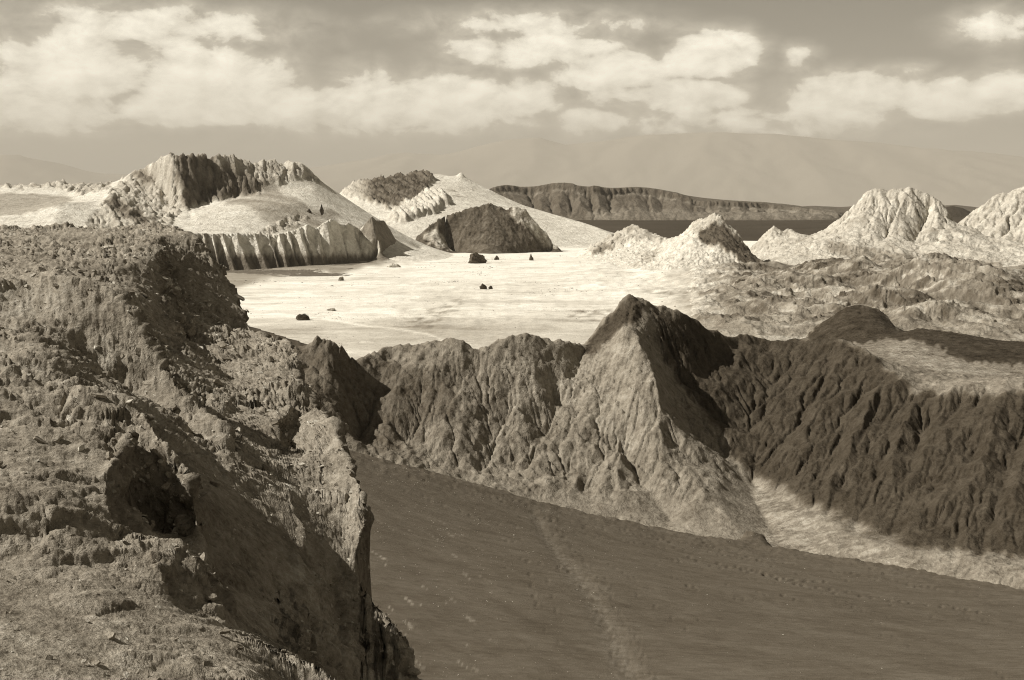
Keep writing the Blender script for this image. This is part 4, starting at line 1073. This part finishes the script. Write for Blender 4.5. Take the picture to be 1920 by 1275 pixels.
scatter_mesh('shale_flakes', pos[rest], nn_[rest], size[rest], slab_mesh, MAT['crop'], tone[rest], rg, outcrop)
protos = []
for i in range(6):
    v, f = slab_mesh(rg)
    o = mesh_from('rock_slab', v, f, MAT['crop'], outcrop, False, {'tone': np.full(len(v), .22 + .02 * (i - 2))})
    protos.append(o)
from mathutils import Matrix
Rm = frames(nn_[big], rg)
for j, q in enumerate(big):
    o = protos[j] if j < 6 else protos[j % 6].copy()
    if j >= 6: COL.objects.link(o); o.parent = outcrop
    o.matrix_local = Matrix.Translation(Vector(pos[q])) @ Matrix(Rm[j].tolist()).to_4x4() @ Matrix.Scale(float(size[q]) * 1.15, 4)
# loose stones on the ledges
w2 = np.where(infr & (face > .16), (1 - steep) * smooth(fbm(X0 / 1.6, Y0 / 1.6, 4, 131), -.2, .4) + .05, 0).ravel() * area; w2 /= w2.sum()
idx = rg.choice(w2.size, 8000, p=w2)
sz = np.clip(rg.lognormal(-2.75, .55, len(idx)), .03, .36) * np.clip(CROP.R.ravel()[idx] / 55, .7, 1.5)
scatter_mesh('loose_stones', P.reshape(-1, 3)[idx], CN.reshape(-1, 3)[idx], sz, pebble_mesh, MAT['stone'], rg.uniform(.12, .55, len(idx)), rg, None, 'loose stones littering the ledges of the near rock outcrop', 'stones')
# pebbles on the sand slope
q = SAND; px, py = q.pix()
w3 = np.where((px > 620) & (px < 1960) & (py > 840) & (py < 1300), (1 - smooth(px, 800, 1250) * .93) * smooth(fbm(q.X / 12, q.Y / 12, 3, 141), -.3, .4), 0).ravel() * (q.R ** 2).ravel(); w3 /= w3.sum()
idx = rg.choice(w3.size, 2600, p=w3)
Ps = np.stack([q.X, q.Y, q.Z], -1).reshape(-1, 3)[idx] + np.concatenate([rg.uniform(-.5, .5, (len(idx), 2)), np.full((len(idx), 1), .02)], 1)
sz = np.clip(rg.lognormal(-1.9, .45, len(idx)), .06, .45)
up = np.tile(np.array([[0., 0, 1]]), (len(idx), 1))
scatter_mesh('pebbles', Ps, up, sz, pebble_mesh, MAT['stone'], rg.uniform(.14, .5, len(idx)), rg, None, 'pebbles scattered over the grey sand slope', 'pebbles')
print('stones', round(time.time() - T0, 1))

q = FLOOR; px, py = q.pix()
w4 = np.where((px > 420) & (px < 1290) & (q.R < 2300), smooth(fbm(q.X / 90, q.Y / 140, 5, 151, .6), .05, .45) ** 2 + .006, 0).ravel() * (q.R ** 2).ravel(); w4 /= w4.sum()
idx = rg.choice(w4.size, 2600, p=w4)
Ps = np.stack([q.X, q.Y, q.Z], -1).reshape(-1, 3)[idx] + np.concatenate([rg.uniform(-2, 2, (len(idx), 2)), np.full((len(idx), 1), .1)], 1)
sz = np.clip(rg.lognormal(.05, .5, len(idx)), .5, 5.0) * np.clip(q.R.ravel()[idx] / 1300, .6, 1.5)
up = np.tile(np.array([[0., 0, 1]]), (len(idx), 1))
scatter_mesh('rubble', Ps, up, sz, pebble_mesh, MAT['dark'], rg.uniform(.08, .45, len(idx)), rg, None, 'scattered rubble lying over the pale valley floor', 'rubble')

q = HUM
w5 = (crag + .05 * hrg).ravel() * (q.R ** 2).ravel(); w5 /= w5.sum()
idx = rg.choice(w5.size, 2600, p=w5)
sz = np.clip(rg.lognormal(.15, .5, len(idx)), .6, 5.0)
scatter_mesh('rubble', np.stack([q.X, q.Y, q.Z], -1).reshape(-1, 3)[idx], np.tile(np.array([[0., 0, 1]]), (len(idx), 1)), sz, pebble_mesh, MAT['dark'], rg.uniform(.05, .35, len(idx)), rg, None, 'dark rubble strewn over the hummocks right of the pale flat', 'rubble')

# ------------------------------------------------------------------ single boulders one can point to
def boulder(name, label, cx, base_y, w, h, tone, seed, d=None, z=None, spiky=0.0, group=None):
    """cx, base_y, w, h in photograph pixels; stands on the ground there"""
    d = float(onfloor(cx, base_y)) if d is None else d
    x, y, zz = place(cx, base_y, d)
    z0 = floor_z(x, y) if z is None else z
    sx = w * d / FPX / 2; sz_ = h * d / FPX
    nu, nv = 22, 13
    th = np.linspace(0, 2 * math.pi, nu, endpoint=False); ph = np.linspace(0, math.pi, nv)
    V = []
    for f_ in ph:
        for t in th: V.append((math.sin(f_) * math.cos(t), math.sin(f_) * math.sin(t), math.cos(f_)))
    V = np.array(V)
    rb = np.random.default_rng(seed * 13 + 5)
    pn = rb.normal(0, 1, (15, 3)); pn /= np.linalg.norm(pn, axis=1)[:, None]; ph_ = rb.uniform(.55, 1.05, 15)
    dt = V @ pn.T
    rad = np.min(np.where(dt > .12, ph_ / np.maximum(dt, .12), 1.5), axis=1)
    rad *= 1 + fbm(V[:, 0] * 2.2 + V[:, 2] + seed, V[:, 1] * 2.2 + V[:, 2], 4, seed + 9, .6) * .55
    V = V * np.clip(rad, .3, 1.25)[:, None]
    up_ = np.clip(V[:, 2], 0, None)
    V[:, :2] *= (1 - spiky * np.clip(up_, 0, 1))[:, None]
    V = V * np.array([sx, sx * .8, sz_ * .80]); V[:, 2] += sz_ * .2
    F = []
    for j in range(nv - 1):
        for i in range(nu):
            a, b = j * nu + i, j * nu + (i + 1) % nu
            F.append((a, a + nu, b + nu, b))
    o = mesh_from(name, V, np.array(F), MAT['dark'], None, False, {'tone': np.full(len(V), tone)})
    o.location = (x, y, z0)
    o['label'] = label; o['category'] = 'boulder'; o['group'] = group or 'boulders on the pale valley floor'
    return o
boulder('boulder', 'dark boulder with jagged top alone on the flat beside the curving track', 571, 600, 26, 14, .08, 1)
boulder('boulder', 'small dark rock standing in the middle of the white flat', 905, 543, 13, 11, .07, 2)
boulder('boulder', 'tiny dark rock just right of the rock in the middle of the white flat', 920, 543, 8, 7, .07, 3)
boulder('boulder', 'wide dark block with pale left flank at the foot of the dark mound', 893, 494, 40, 22, .10, 4)
boulder('boulder', 'small dark pinnacle right of the wide block below the dark mound', 931, 487, 8, 11, .08, 5, spiky=.6)
boulder('boulder', 'small slanted rock below the right end of the dark mound', 996, 488, 9, 11, .10, 6, spiky=.5)
boulder('boulder', 'pale flat boulder lying where the fluted ridge ends', 742, 501, 26, 8, .5, 7)
boulder('boulder', 'low dark rock on the flat behind the badlands rim', 1354, 622, 24, 9, .07, 8)
boulder('boulder', 'little grey rock lying left on the flat under the fluted ridge', 640, 526, 12, 7, .25, 9)
boulder('boulder', 'grey rock pile on the flat between fluted ridge and dark boulder', 622, 582, 18, 6, .4, 10)
boulder('boulder', 'dark lump of rock at the left end of the hummocky ground', 1392, 560, 26, 15, .09, 11)
boulder('boulder', 'dark rock below the hummocky ground near the valley edge', 1430, 582, 16, 9, .10, 12)
def mtn_spike(label, cx, cy, w, h, d, seed):
    x, y, z = place(cx, cy, d)
    return boulder('rock_spike', label, cx, cy, w, h, .07, seed, d=d, z=float(z), spiky=.75, group='rock spikes on the sand slope of the left mountain')
mtn_spike('tallest dark rock spike sticking out of the mountain sand slope', 603, 397, 9, 12, 2150, 13)
mtn_spike('low dark rock tooth left of the tallest spike on the sand slope', 580, 399, 10, 7, 2150, 14)

# ------------------------------------------------------------------ the air
def haze():
    hx, y0, y1, z0, z1 = 140000., -140000., 140000., -120., 7000.
    V = [(-hx, y0, z0), (hx, y0, z0), (hx, y1, z0), (-hx, y1, z0), (-hx, y0, z1), (hx, y0, z1), (hx, y1, z1), (-hx, y1, z1)]
    F = [(0, 3, 2, 1), (4, 5, 6, 7), (0, 1, 5, 4), (1, 2, 6, 5), (2, 3, 7, 6), (3, 0, 4, 7)]
    m = bpy.data.materials.new('haze'); m.use_nodes = True
    t = m.node_tree; t.nodes.clear()
    v = t.nodes.new('ShaderNodeVolumePrincipled'); ou = t.nodes.new('ShaderNodeOutputMaterial')
    v.inputs['Color'].default_value = (.97, .91, .79, 1); v.inputs['Density'].default_value = 1.5e-5; v.inputs['Anisotropy'].default_value = 0.0
    t.links.new(v.outputs[0], ou.inputs['Volume'])
    o = mesh_from('haze', np.array(V), np.array(F), m, None, False); o['kind'] = 'stuff'
haze()
print('done', round(time.time() - T0, 1), 'tris', sum(2 * len(o.data.polygons) for o in bpy.data.objects if o.type == 'MESH' and len(o.data.polygons) > 1000))
